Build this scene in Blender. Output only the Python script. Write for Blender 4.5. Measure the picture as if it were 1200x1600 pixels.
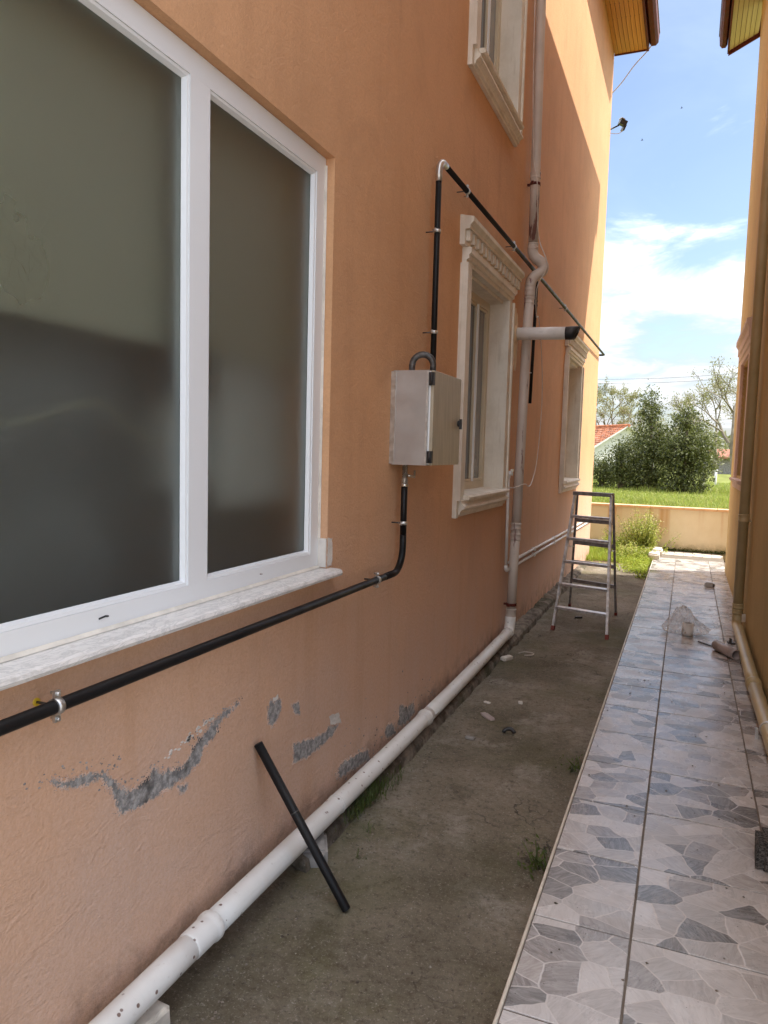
import bpy, bmesh, math, random
from mathutils import Vector, Matrix, noise

for o in list(bpy.data.objects):
    bpy.data.objects.remove(o)
SC = bpy.context.scene
COL = SC.collection
R = math.radians
random.seed(7)

# ------------------------------------------------------------------ camera
cam_d = bpy.data.cameras.new('camera')
cam = bpy.data.objects.new('camera', cam_d)
COL.objects.link(cam)
cam_d.sensor_fit = 'VERTICAL'
cam_d.sensor_height = 32.0
cam_d.lens = 1153.69 * 32.0 / 1600.0
cam_d.clip_start = 0.02
cam_d.clip_end = 2000
rot = Matrix(((0.924682, -0.056858, 0.376470),
              (0.379794, 0.068102, -0.922561),
              (0.026817, 0.996056, 0.084567)))
cam.matrix_world = Matrix.Translation((0, 0, 1.65)) @ rot.to_4x4()
SC.camera = cam

# ------------------------------------------------------------------ light
SUN_DIR = Vector((1.0, 0.40, 1.43)).normalized()      # towards the sun
SKY_OFF = (6.25, -3.9)
SUN_EL = math.asin(SUN_DIR.z)
SUN_AZ = math.atan2(SUN_DIR.x, SUN_DIR.y)
W = bpy.data.worlds.new('World')
SC.world = W
W.use_nodes = True
nt = W.node_tree
nt.nodes.clear()
def wn(t, **k):
    n = nt.nodes.new(t)
    for a, v in k.items():
        setattr(n, a, v)
    return n
wout = wn('ShaderNodeOutputWorld')
bg = wn('ShaderNodeBackground')
bg.inputs['Strength'].default_value = 0.066
sky = wn('ShaderNodeTexSky', sky_type='NISHITA')
sky.sun_disc = False
sky.sun_elevation = SUN_EL
sky.sun_rotation = SUN_AZ
sky.air_density = 0.9
sky.dust_density = 1.6
sky.ozone_density = 1.5
# broken cloud: a bank low over the horizon all round and thin veils higher up
tc = wn('ShaderNodeTexCoord')
sep = wn('ShaderNodeSeparateXYZ')
nt.links.new(tc.outputs['Generated'], sep.inputs[0])
def wm(op, a, b=None, clamp=False):
    n = wn('ShaderNodeMath', operation=op)
    n.use_clamp = clamp
    for i, v in enumerate((a, b)):
        if v is None: continue
        if isinstance(v, (int, float)): n.inputs[i].default_value = v
        else: nt.links.new(v, n.inputs[i])
    return n.outputs[0]
den = wm('ADD', wm('MAXIMUM', sep.outputs['Z'], 0.0), 0.16)
px_ = wm('DIVIDE', sep.outputs['X'], den)
py_ = wm('DIVIDE', sep.outputs['Y'], den)
cmb = wn('ShaderNodeCombineXYZ')
nt.links.new(px_, cmb.inputs[0]); nt.links.new(py_, cmb.inputs[1])
n1 = wn('ShaderNodeTexNoise'); n1.inputs['Scale'].default_value = 1.7
n1.inputs['Detail'].default_value = 9; n1.inputs['Roughness'].default_value = 0.6
n1.inputs['Distortion'].default_value = 0.5
nt.links.new(cmb.outputs[0], n1.inputs['Vector'])
n2 = wn('ShaderNodeTexNoise'); n2.inputs['Scale'].default_value = 0.9
n2.inputs['Detail'].default_value = 6; n2.inputs['Roughness'].default_value = 0.55
n2.inputs['Distortion'].default_value = 0.9
nt.links.new(cmb.outputs[0], n2.inputs['Vector'])
def wmap(v, a, b, c, d):
    n = wn('ShaderNodeMapRange', interpolation_type='SMOOTHSTEP')
    nt.links.new(v, n.inputs[0])
    for i, x in enumerate((a, b, c, d)): n.inputs[i+1].default_value = x
    return n.outputs[0]
n3m = wn('ShaderNodeMapping'); n3m.inputs['Location'].default_value = (SKY_OFF[0], SKY_OFF[1], 0.0)
nt.links.new(cmb.outputs[0], n3m.inputs['Vector'])
n3 = wn('ShaderNodeTexNoise'); n3.inputs['Scale'].default_value = 0.55
n3.inputs['Detail'].default_value = 2
nt.links.new(n3m.outputs[0], n3.inputs['Vector'])
bank = wmap(sep.outputs['Z'], 0.20, 0.31, 0.22, 0.0)           # more cloud low down
field_ = wmap(n3.outputs['Fac'], 0.36, 0.52, -0.08, 0.30)        # decks added overhead to brighten the alley, and clear gaps
dens = wm('ADD', n1.outputs['Fac'], wm('MAXIMUM', bank, field_))
cl_low = wmap(dens, 0.56, 0.90, 0.0, 0.92)
cl_thin = wmap(n2.outputs['Fac'], 0.45, 0.75, 0.0, 0.09)
cloud = wm('MAXIMUM', cl_low, cl_thin)
crgb = wn('ShaderNodeMix', data_type='RGBA')
nt.links.new(cloud, crgb.inputs[0])
nt.links.new(sky.outputs[0], crgb.inputs[6])
shade = wmap(n1.outputs['Fac'], 0.3, 0.72, 0.42, 1.15)
cs = wn('ShaderNodeMix', data_type='RGBA', blend_type='MULTIPLY')
cs.inputs[0].default_value = 1.0
cs.inputs[6].default_value = (19.0, 19.3, 20.0, 1)
shade = wm('MULTIPLY', shade, wmap(sep.outputs['Z'], 0.0, 0.55, 0.20, 1.0))
nt.links.new(shade, cs.inputs[7])
nt.links.new(cs.outputs[2], crgb.inputs[7])
nt.links.new(crgb.outputs[2], bg.inputs['Color'])
nt.links.new(bg.outputs[0], wout.inputs['Surface'])

sun_d = bpy.data.lights.new('sun', 'SUN')
sun_d.energy = 2.0
sun_d.angle = R(0.53)
sun_d.color = (1.0, 0.93, 0.81)
sun = bpy.data.objects.new('sun', sun_d)
COL.objects.link(sun)
sun.rotation_euler = SUN_DIR.to_track_quat('Z', 'Y').to_euler()

SC.render.engine = 'CYCLES'
SC.cycles.max_bounces = 12
SC.cycles.diffuse_bounces = 6
SC.cycles.transparent_max_bounces = 16
SC.view_settings.view_transform = 'Standard'
SC.view_settings.look = 'None'
SC.view_settings.gamma = 1.0
SC.view_settings.use_curve_mapping = False
SC.view_settings.exposure = 1.92

# ------------------------------------------------------------------ materials
class NB:
    """small node-graph helper"""
    def __init__(s, name):
        s.m = bpy.data.materials.new(name); s.m.use_nodes = True
        s.t = s.m.node_tree; s.t.nodes.clear()
        s.out = s.t.nodes.new('ShaderNodeOutputMaterial')
        s.b = s.t.nodes.new('ShaderNodeBsdfPrincipled')
        s.t.links.new(s.b.outputs[0], s.out.inputs[0])
        s.tc = None
    def n(s, t, ins=None, **k):
        n = s.t.nodes.new(t)
        for a, v in k.items(): setattr(n, a, v)
        for a, v in (ins or {}).items(): s.put(n.inputs[a], v)
        return n
    def put(s, sock, v):
        if isinstance(v, bpy.types.NodeSocket): s.t.links.new(v, sock)
        elif isinstance(v, (tuple, list)):
            sock.default_value = tuple(v) + ((1,) if len(v) == 3 and sock.type == 'RGBA' else ())
        else: sock.default_value = v
    def co(s, kind='Object', scale=None):
        if s.tc is None: s.tc = s.n('ShaderNodeTexCoord')
        v = s.tc.outputs[kind]
        if scale:
            v = s.n('ShaderNodeMapping', {'Vector': v, 'Scale': scale}).outputs[0]
        return v
    def noise(s, scale, detail=4, rough=0.55, vec=None, dist=0.0):
        return s.n('ShaderNodeTexNoise', {'Vector': vec or s.co(), 'Scale': scale, 'Detail': detail,
                   'Roughness': rough, 'Distortion': dist}).outputs['Fac']
    def voro(s, scale, vec=None, feature='F1', out='Distance', rand=1.0):
        return s.n('ShaderNodeTexVoronoi', {'Vector': vec or s.co(), 'Scale': scale, 'Randomness': rand}, feature=feature).outputs[out]
    def mapr(s, v, a, b, c=0.0, d=1.0):
        return s.n('ShaderNodeMapRange', {0: v, 1: a, 2: b, 3: c, 4: d}, interpolation_type='SMOOTHSTEP').outputs[0]
    def math(s, op, a, b=0.0):
        return s.n('ShaderNodeMath', {0: a, 1: b}, operation=op).outputs[0]
    def mix(s, f, a, b, blend='MIX'):
        return s.n('ShaderNodeMix', {'Factor': f, 'A': a, 'B': b}, data_type='RGBA', blend_type=blend).outputs['Result'] if False else s._mix(f, a, b, blend)
    def _mix(s, f, a, b, blend):
        n = s.t.nodes.new('ShaderNodeMix'); n.data_type = 'RGBA'; n.blend_type = blend
        s.put(n.inputs[0], f); s.put(n.inputs[6], a); s.put(n.inputs[7], b)
        return n.outputs[2]
    def bump(s, h, strength=0.3, dist=0.01, normal=None):
        i = {'Height': h, 'Strength': strength, 'Distance': dist}
        if normal is not None: i['Normal'] = normal
        return s.n('ShaderNodeBump', i).outputs[0]
    def fin(s, col=None, rough=None, normal=None, metal=None, spec=None, **k):
        if col is not None: s.put(s.b.inputs['Base Color'], col)
        if rough is not None: s.put(s.b.inputs['Roughness'], rough)
        if normal is not None: s.put(s.b.inputs['Normal'], normal)
        if metal is not None: s.put(s.b.inputs['Metallic'], metal)
        if spec is not None: s.put(s.b.inputs['Specular IOR Level'], spec)
        for a, v in k.items(): s.put(s.b.inputs[a.replace('_', ' ')], v)
        return s.m

M = {}
def plain(name, col, rough=0.5, metal=0.0, var=0.15, scale=12, bump=0.0, spec=0.5, bscale=60):
    b = NB(name)
    n = b.noise(scale, 5)
    dark = tuple(c * (1 - var) for c in col); lite = tuple(min(1, c * (1 + var)) for c in col)
    c = b.mix(b.mapr(n, 0.3, 0.7), dark, lite)
    nm = b.bump(b.noise(bscale, 4), 0.4, bump) if bump else None
    rv = 0.02 if var < 0.02 else 0.08
    r = b.mapr(b.noise(scale * 2, 3), 0.3, 0.7, max(0.02, rough - rv), min(1, rough + rv))
    M[name] = b.fin(c, r, nm, metal, spec)
    return M[name]

def stucco(name, base, pink, dirt, seed=0.0, tint_and_wear=1.0):
    b = NB(name)
    co = b.co()
    big = b.noise(0.9, 5, 0.6, co)
    streak = b.noise(1.0, 6, 0.65, b.co(scale=(5, 5.5, 0.45)))
    fine = b.noise(55, 6, 0.7, co)
    z = b.n('ShaderNodeSeparateXYZ', {0: co}).outputs['Z']
    c = b.mix(b.mapr(big, 0.3, 0.72), base, tuple(x * 0.84 for x in base))
    c = b.mix(b.math('MULTIPLY', b.mapr(b.noise(2.6, 8, 0.7, co, 0.8), 0.5, 0.68), 0.35), c, tuple(x * 0.72 for x in base))
    c = b.mix(b.math('MULTIPLY', b.mapr(b.noise(11, 7, 0.75, co), 0.56, 0.72), 0.25), c, tuple(min(1, x * 1.22) for x in base))
    # pinker tint low down: cool skylight painted into the wall colour
    low = b.math('MULTIPLY', b.mapr(z, 1.9, 0.2), b.mapr(b.noise(1.8, 5, 0.6), 0.25, 0.75, 0.6, 1.0))
    c = b.mix(b.math('MULTIPLY', low, 0.85 * tint_and_wear), c, pink)
    c = b.mix(b.math('MULTIPLY', b.mapr(streak, 0.48, 0.76), 0.30), c, dirt)
    c = b.mix(b.math('MULTIPLY', b.mapr(b.noise(7, 8, 0.75), 0.62, 0.74), 0.22), c, dirt)
    c = b.mix(b.math('MULTIPLY', b.mapr(b.voro(38, co), 0.10, 0.02), b.math('MULTIPLY', b.mapr(b.noise(3.1, 4), 0.5, 0.68), 0.55 * tint_and_wear)), c, (0.10, 0.08, 0.06))
    c = b.mix(b.mapr(b.noise(75, 4, 0.7, co), 0.35, 0.68, 0.0, 0.30), c, tuple(x * 0.70 for x in base))
    c = b.mix(b.mapr(b.noise(140, 3, 0.7, b.co(scale=(1, 1, 1.3))), 0.55, 0.72, 0.0, 0.28), c, tuple(min(1, x * 1.35) for x in base))
    # rising dirt at the very foot
    c = b.mix(b.math('MULTIPLY', b.mapr(z, 0.32, 0.0), b.mapr(b.noise(9, 6, 0.7), 0.4, 0.68, 0.0, 0.75)), c, (0.16, 0.12, 0.09))
    trowel = b.noise(10, 5, 0.6, b.co(scale=(1, 1.0, 1.7)), 1.4)
    h = b.math('ADD', b.math('MULTIPLY', trowel, 0.75), b.math('MULTIPLY', fine, 0.25))
    crk = b.math('ABSOLUTE', b.math('SUBTRACT', b.noise(0.55, 6, 0.55, b.co(scale=(1, 1, 0.8)), 0.4), 0.5))
    cm = b.math('MULTIPLY', b.mapr(crk, 0.0009, 0.0003), b.mapr(b.noise(1.1, 2), 0.56, 0.66))
    c = b.mix(b.math('MULTIPLY', cm, 0.3), c, (0.20, 0.12, 0.07))
    h = b.math('ADD', h, b.math('MULTIPLY', b.mapr(b.noise(4.5, 6, 0.7, b.co(scale=(1, 0.8, 1.6)), 1.0), 0.56, 0.62), b.math('MULTIPLY', low, 0.35)))
    nm = b.bump(h, 0.42, 0.014)
    nm = b.bump(b.noise(110, 4, 0.65), 0.5, 0.004, nm)
    M[name] = b.fin(c, 0.82, nm, spec=0.25)
    return M[name]

stucco('orange_paint', (0.73, 0.408, 0.215), (0.66, 0.495, 0.42), (0.46, 0.25, 0.13))
stucco('ochre_paint', (0.62, 0.46, 0.20), (0.55, 0.42, 0.22), (0.33, 0.22, 0.10), tint_and_wear=0.3)
stucco('cream_paint', (0.80, 0.70, 0.50), (0.78, 0.69, 0.52), (0.56, 0.38, 0.22), tint_and_wear=0.3)

def stained():
    b = NB('stained_cream')
    co = b.co()
    z = b.n('ShaderNodeSeparateXYZ', {0: co}).outputs['Z']
    c = b.mix(b.mapr(b.noise(2, 6, 0.6), 0.3, 0.7), (0.86, 0.78, 0.64), (0.78, 0.69, 0.54))
    x1 = b.noise(1.0, 3, 0.5, b.co(scale=(3.1, 1, 0.12)))
    run = b.math('MULTIPLY', b.mapr(x1, 0.55, 0.66), b.mapr(b.math('ADD', z, b.math('MULTIPLY', b.noise(3.0, 3, 0.5, b.co(scale=(1, 1, 0.2))), 0.9)), 0.55, 1.15))
    c = b.mix(b.math('MULTIPLY', run, 0.85), c, (0.58, 0.34, 0.17))
    c = b.mix(b.math('MULTIPLY', b.mapr(z, 0.28, 0.1), b.mapr(b.noise(6, 6, 0.7), 0.35, 0.65)), c, (0.42, 0.38, 0.27))
    M['stained_cream'] = b.fin(c, 0.85, b.bump(b.noise(50, 5, 0.7), 0.35, 0.01), spec=0.2)
stained()
def mortar():
    b = NB('mortar')
    c = b.mix(b.mapr(b.noise(40, 6, 0.7), 0.35, 0.65), (0.20, 0.195, 0.19), (0.46, 0.44, 0.42))
    c = b.mix(b.mapr(b.noise(8, 4), 0.55, 0.7), c, (0.09, 0.085, 0.08))
    M['mortar'] = b.fin(c, 0.9, b.bump(b.noise(90, 6, 0.75), 0.8, 0.006), spec=0.2)
mortar()
plain('undercoat', (0.60, 0.44, 0.35), 0.9, var=0.25, scale=30, bump=0.004)
plain('filler', (0.66, 0.62, 0.57), 0.8, bump=0.004, var=0.12)
plain('dry_filler', (0.80, 0.66, 0.46), 0.85, bump=0.004)
plain('white_upvc', (0.82, 0.84, 0.85), 0.30, var=0.012, scale=0.7)
plain('coping_paint', (0.72, 0.46, 0.28), 0.85, var=0.15, scale=4)
plain('cream_upvc', (0.66, 0.57, 0.42), 0.4, var=0.08, scale=5)
plain('sealant', (0.74, 0.70, 0.62), 0.5, bump=0.003)

def moulding():
    b = NB('moulding')
    c = b.mix(b.mapr(b.noise(5, 6, 0.65), 0.35, 0.7), (0.80, 0.745, 0.65), (0.68, 0.62, 0.52))
    c = b.mix(b.math('MULTIPLY', b.mapr(b.noise(1, 6, 0.7, b.co(scale=(20, 20, 1.5))), 0.5, 0.72), 0.45), c, (0.48, 0.40, 0.30))
    M['moulding'] = b.fin(c, 0.75, b.bump(b.noise(120, 4), 0.25, 0.003), spec=0.3)
    b = NB('pink_moulding')
    c = b.mix(b.mapr(b.noise(5, 6, 0.65), 0.35, 0.7), (0.72, 0.58, 0.52), (0.62, 0.49, 0.43))
    M['pink_moulding'] = b.fin(c, 0.75, b.bump(b.noise(120, 4), 0.25, 0.003), spec=0.3)
moulding()

def marble():
    b = NB('marble')
    v = b.noise(6, 8, 0.7, b.co(scale=(3, 1, 3)), 2.0)
    c = b.mix(b.mapr(b.math('ABSOLUTE', b.math('SUBTRACT', v, 0.5)), 0.0, 0.06), (0.62, 0.61, 0.59), (0.80, 0.78, 0.75))
    c = b.mix(b.mapr(b.noise(25, 5), 0.55, 0.75, 0, 0.4), c, (0.45, 0.42, 0.38))
    M['marble'] = b.fin(c, 0.38, b.bump(b.noise(60, 4), 0.25, 0.003))
marble()

def frosted():
    b = NB('frosted_glass')
    warp = b.n('ShaderNodeVectorMath', {0: b.co(), 1: b.n('ShaderNodeVectorMath', {0: b.n('ShaderNodeTexNoise', {'Vector': b.co(), 'Scale': 14.0}).outputs['Color'], 'Scale': 0.06}, operation='SCALE').outputs[0]}, operation='ADD').outputs[0]
    cells = b.voro(24, warp, 'DISTANCE_TO_EDGE')
    patch = b.math('MULTIPLY', b.mapr(b.n('ShaderNodeVectorMath', {0: b.co(), 1: (-1.47, 1.24, 2.06)}, operation='DISTANCE').outputs['Value'], 0.26, 0.05), b.mapr(b.noise(7, 3), 0.3, 0.6))
    h = b.math('ADD', b.math('MULTIPLY', b.mapr(cells, 0.0, 0.07), b.math('MULTIPLY', patch, 1.5)), b.math('MULTIPLY', b.noise(45, 3), 0.16))
    M['frosted_glass'] = b.fin((0.82, 0.86, 0.83), b.math('SUBTRACT', 0.36, b.math('MULTIPLY', patch, 0.16)), b.bump(h, 0.16, 0.005), spec=0.5, IOR=1.45)
    b.b.inputs['Transmission Weight'].default_value = 1.0
frosted()
plain('pale_panel', (0.66, 0.72, 0.72), 0.8, var=0.15, scale=3)
plain('olive_panel', (0.40, 0.40, 0.31), 0.8, var=0.05, scale=2)
plain('dark_panel', (0.22, 0.235, 0.24), 0.9, var=0.3, scale=3)
def glass(name, col):
    b = NB(name)
    c = b.mix(b.mapr(b.noise(1.0, 2, 0.4, b.co(scale=(1, 9, 0.6))), 0.4, 0.6), tuple(x * 0.75 for x in col), col)
    M[name] = b.fin(c, 0.06, None, spec=0.6)
glass('dark_glass', (0.06, 0.055, 0.05))
glass('curtained_glass', (0.24, 0.24, 0.235))

def pipes():
    b = NB('white_pvc')   # painted pipe with flaked spots
    sp = b.mapr(b.voro(26, b.co()), 0.17, 0.12)
    sp = b.math('MULTIPLY', sp, b.mapr(b.noise(2.3, 3), 0.42, 0.58))
    c = b.mix(b.mapr(b.noise(4, 5), 0.35, 0.7), (0.74, 0.74, 0.72), (0.66, 0.65, 0.62))
    c = b.mix(sp, c, (0.16, 0.10, 0.08))
    c = b.mix(b.mapr(b.noise(30, 6, 0.7), 0.58, 0.75, 0, 0.5), c, (0.42, 0.38, 0.33))
    M['white_pvc'] = b.fin(c, 0.42, b.bump(b.noise(70, 3), 0.15, 0.002))
    b = NB('grey_pvc')
    c = b.mix(b.mapr(b.noise(3, 5), 0.35, 0.7), (0.60, 0.53, 0.47), (0.50, 0.44, 0.385))
    pe = b.math('MULTIPLY', b.mapr(b.noise(1.0, 5, 0.6, b.co(scale=(14, 14, 2.2))), 0.62, 0.67), 1.0)
    c = b.mix(pe, c, (0.20, 0.10, 0.085))
    M['grey_pvc'] = b.fin(c, 0.5, b.bump(b.noise(60, 3), 0.12, 0.002))
    b = NB('ochre_pvc')
    c = b.mix(b.mapr(b.noise(4, 5), 0.35, 0.7), (0.50, 0.41, 0.23), (0.42, 0.34, 0.18))
    M['ochre_pvc'] = b.fin(c, 0.42, b.bump(b.noise(60, 3), 0.12, 0.002))
    b = NB('black_pipe')
    c = b.mix(b.mapr(b.noise(20, 6, 0.7), 0.55, 0.8), (0.007, 0.007, 0.008), (0.020, 0.020, 0.022))
    M['black_pipe'] = b.fin(c, b.mapr(b.noise(9, 4), 0.3, 0.7, 0.40, 0.55), b.bump(b.noise(40, 3), 0.1, 0.002), spec=0.28)
pipes()
plain('black_plastic', (0.018, 0.018, 0.019), 0.45)
plain('raw_elbow', (0.09, 0.085, 0.08), 0.45, metal=0.4, var=0.5, scale=30)
plain('zinc', (0.62, 0.62, 0.60), 0.36, metal=0.9, var=0.15, scale=30)
plain('brass_nickel', (0.62, 0.58, 0.50), 0.3, metal=0.9)
plain('aluminium', (0.60, 0.60, 0.61), 0.42, metal=0.85, var=0.25, scale=25)
plain('dull_aluminium', (0.30, 0.30, 0.31), 0.5, metal=0.7, var=0.25, scale=25)
plain('red_rubber', (0.20, 0.035, 0.025), 0.6)
plain('yellow_plastic', (0.75, 0.50, 0.03), 0.45)
plain('white_plastic', (0.74, 0.74, 0.73), 0.35, var=0.05)
plain('cable_white', (0.60, 0.55, 0.50), 0.5)
plain('maroon_metal', (0.10, 0.020, 0.014), 0.6, var=0.2, spec=0.2)
plain('gutter_metal', (0.19, 0.17, 0.16), 0.35, metal=0.3)
def steel_box():
    b = NB('galvanised_steel')
    c = b.mix(b.mapr(b.noise(3, 6, 0.6), 0.3, 0.7), (0.56, 0.54, 0.52), (0.44, 0.42, 0.40))
    M['galvanised_steel'] = b.fin(c, b.mapr(b.noise(8, 4), 0.3, 0.7, 0.32, 0.46), b.bump(b.noise(60, 2), 0.06, 0.002), 0.55)
    b = NB('dusty_steel')
    st = b.noise(1, 6, 0.65, b.co(scale=(40, 40, 4)))
    c = b.mix(b.mapr(st, 0.35, 0.7), (0.50, 0.445, 0.34), (0.40, 0.355, 0.265))
    c = b.mix(b.mapr(b.noise(12, 6, 0.7), 0.58, 0.75, 0, 0.5), c, (0.50, 0.46, 0.38))
    M['dusty_steel'] = b.fin(c, 0.5, None, 0.35)
steel_box()

def wood():
    b = NB('varnished_pine')
    g = b.noise(1, 6, 0.6, b.co(scale=(30, 1.2, 30)), 1.0)
    c = b.mix(b.mapr(g, 0.3, 0.7), (0.48, 0.185, 0.03), (0.62, 0.275, 0.055))
    kn = b.mapr(b.voro(5, b.co(scale=(1.6, 1, 1))), 0.13, 0.06)
    oi = b.n('ShaderNodeObjectInfo').outputs['Random']
    c = b.mix(kn, c, (0.16, 0.045, 0.012))
    c = b.mix(b.math('MULTIPLY', oi, 0.35), c, (0.36, 0.15, 0.035))
    M['varnished_pine'] = b.fin(c, 0.4, b.bump(g, 0.1, 0.002))
    b = NB('pale_pine')
    g = b.noise(1, 6, 0.6, b.co(scale=(30, 1.2, 30)), 1.0)
    oi = b.n('ShaderNodeObjectInfo').outputs['Random']
    c = b.mix(b.mapr(g, 0.3, 0.7), (0.46, 0.35, 0.16), (0.58, 0.47, 0.25))
    c = b.mix(b.math('MULTIPLY', oi, 0.3), c, (0.40, 0.29, 0.12))
    M['pale_pine'] = b.fin(c, 0.5)
wood()

def tile_mat():
    b = NB('printed_stone_tile')
    oi = b.n('ShaderNodeObjectInfo').outputs['Random']
    off = b.n('ShaderNodeCombineXYZ', {0: b.math('MULTIPLY', oi, 61.0), 1: b.math('MULTIPLY', oi, 37.0), 2: 0.0}).outputs[0]
    v = b.n('ShaderNodeVectorMath', {0: b.co(scale=(1.0, 1.0, 0.0)), 1: off}, operation='ADD').outputs[0]
    wob = b.n('ShaderNodeTexNoise', {'Vector': v, 'Scale': 9.0, 'Detail': 2.0}).outputs['Color']
    wob = b.n('ShaderNodeVectorMath', {0: wob, 1: (0.5, 0.5, 0.5)}, operation='SUBTRACT').outputs[0]
    wob = b.n('ShaderNodeVectorMath', {0: wob, 'Scale': 0.035}, operation='SCALE').outputs[0]
    v2 = b.n('ShaderNodeVectorMath', {0: v, 1: wob}, operation='ADD').outputs[0]
    sk = b.n('ShaderNodeMapping', {'Vector': v2, 'Scale': (1.0, 1.35, 1.0), 'Rotation': (0, 0, 0.5)}).outputs[0]
    cell = b.n('ShaderNodeTexVoronoi', {'Vector': sk, 'Scale': 7.4}, voronoi_dimensions='2D').outputs['Color']
    edge = b.n('ShaderNodeTexVoronoi', {'Vector': sk, 'Scale': 7.4}, voronoi_dimensions='2D', feature='DISTANCE_TO_EDGE').outputs['Distance']
    cr = b.n('ShaderNodeSeparateColor', {0: cell}).outputs
    ramp = b.n('ShaderNodeValToRGB', {0: cr['Red']})
    el = ramp.color_ramp; el.interpolation = 'CONSTANT'
    stops = [(0.0, (0.095, 0.097, 0.099)), (0.21, (0.39, 0.365, 0.35)), (0.38, (0.23, 0.215, 0.21)), (0.52, (0.48, 0.455, 0.44)),
             (0.72, (0.57, 0.545, 0.53)), (0.88, (0.40, 0.385, 0.375))]
    el.elements[0].position = 0; el.elements[0].color = stops[0][1] + (1,)
    el.elements[1].position = stops[1][0]; el.elements[1].color = stops[1][1] + (1,)
    for p, c in stops[2:]:
        e = el.elements.new(p); e.color = c + (1,)
    c = ramp.outputs[0]
    rot_ = b.n('ShaderNodeVectorRotate', {'Vector': v, 'Angle': b.math('MULTIPLY', cr['Green'], 6.0)}, rotation_type='Z_AXIS').outputs[0]
    vein = b.noise(1, 7, 0.7, b.n('ShaderNodeMapping', {'Vector': rot_, 'Scale': (14, 60, 1)}).outputs[0], 1.2)
    c = b.mix(b.mapr(vein, 0.32, 0.72, 0.0, 0.42), c, (0.60, 0.585, 0.575))
    c = b.mix(b.mapr(vein, 0.6, 0.3, 0.0, 0.25), c, (0.16, 0.145, 0.135))
    c = b.mix(b.mapr(edge, 0.028, 0.012, 0.0, 0.85), c, (0.60, 0.57, 0.55))
    # dust trodden over the glaze
    gco = b.n('ShaderNodeNewGeometry').outputs['Position']
    dust = b.noise(5, 7, 0.65, gco)
    c = b.mix(b.mapr(dust, 0.42, 0.75, 0.0, 0.35), c, (0.42, 0.39, 0.37))
    c = b.mix(b.mapr(b.noise(1.6, 7, 0.7, gco), 0.55, 0.75, 0.0, 0.45), c, (0.27, 0.225, 0.19))
    c = b.mix(b.mapr(b.voro(21, gco), 0.07, 0.03, 0, 0.8), c, (0.08, 0.07, 0.06))
    rg = b.mapr(dust, 0.35, 0.7, 0.20, 0.38)
    nm = b.bump(b.math('ADD', b.math('MULTIPLY', vein, 0.4), b.mapr(edge, 0.0, 0.03)), 0.13, 0.003)
    M['printed_stone_tile'] = b.fin(c, rg, nm, spec=0.5)
tile_mat()
plain('grout', (0.16, 0.135, 0.11), 0.9, bump=0.003)
plain('tile_trim', (0.62, 0.56, 0.47), 0.5)

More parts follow.
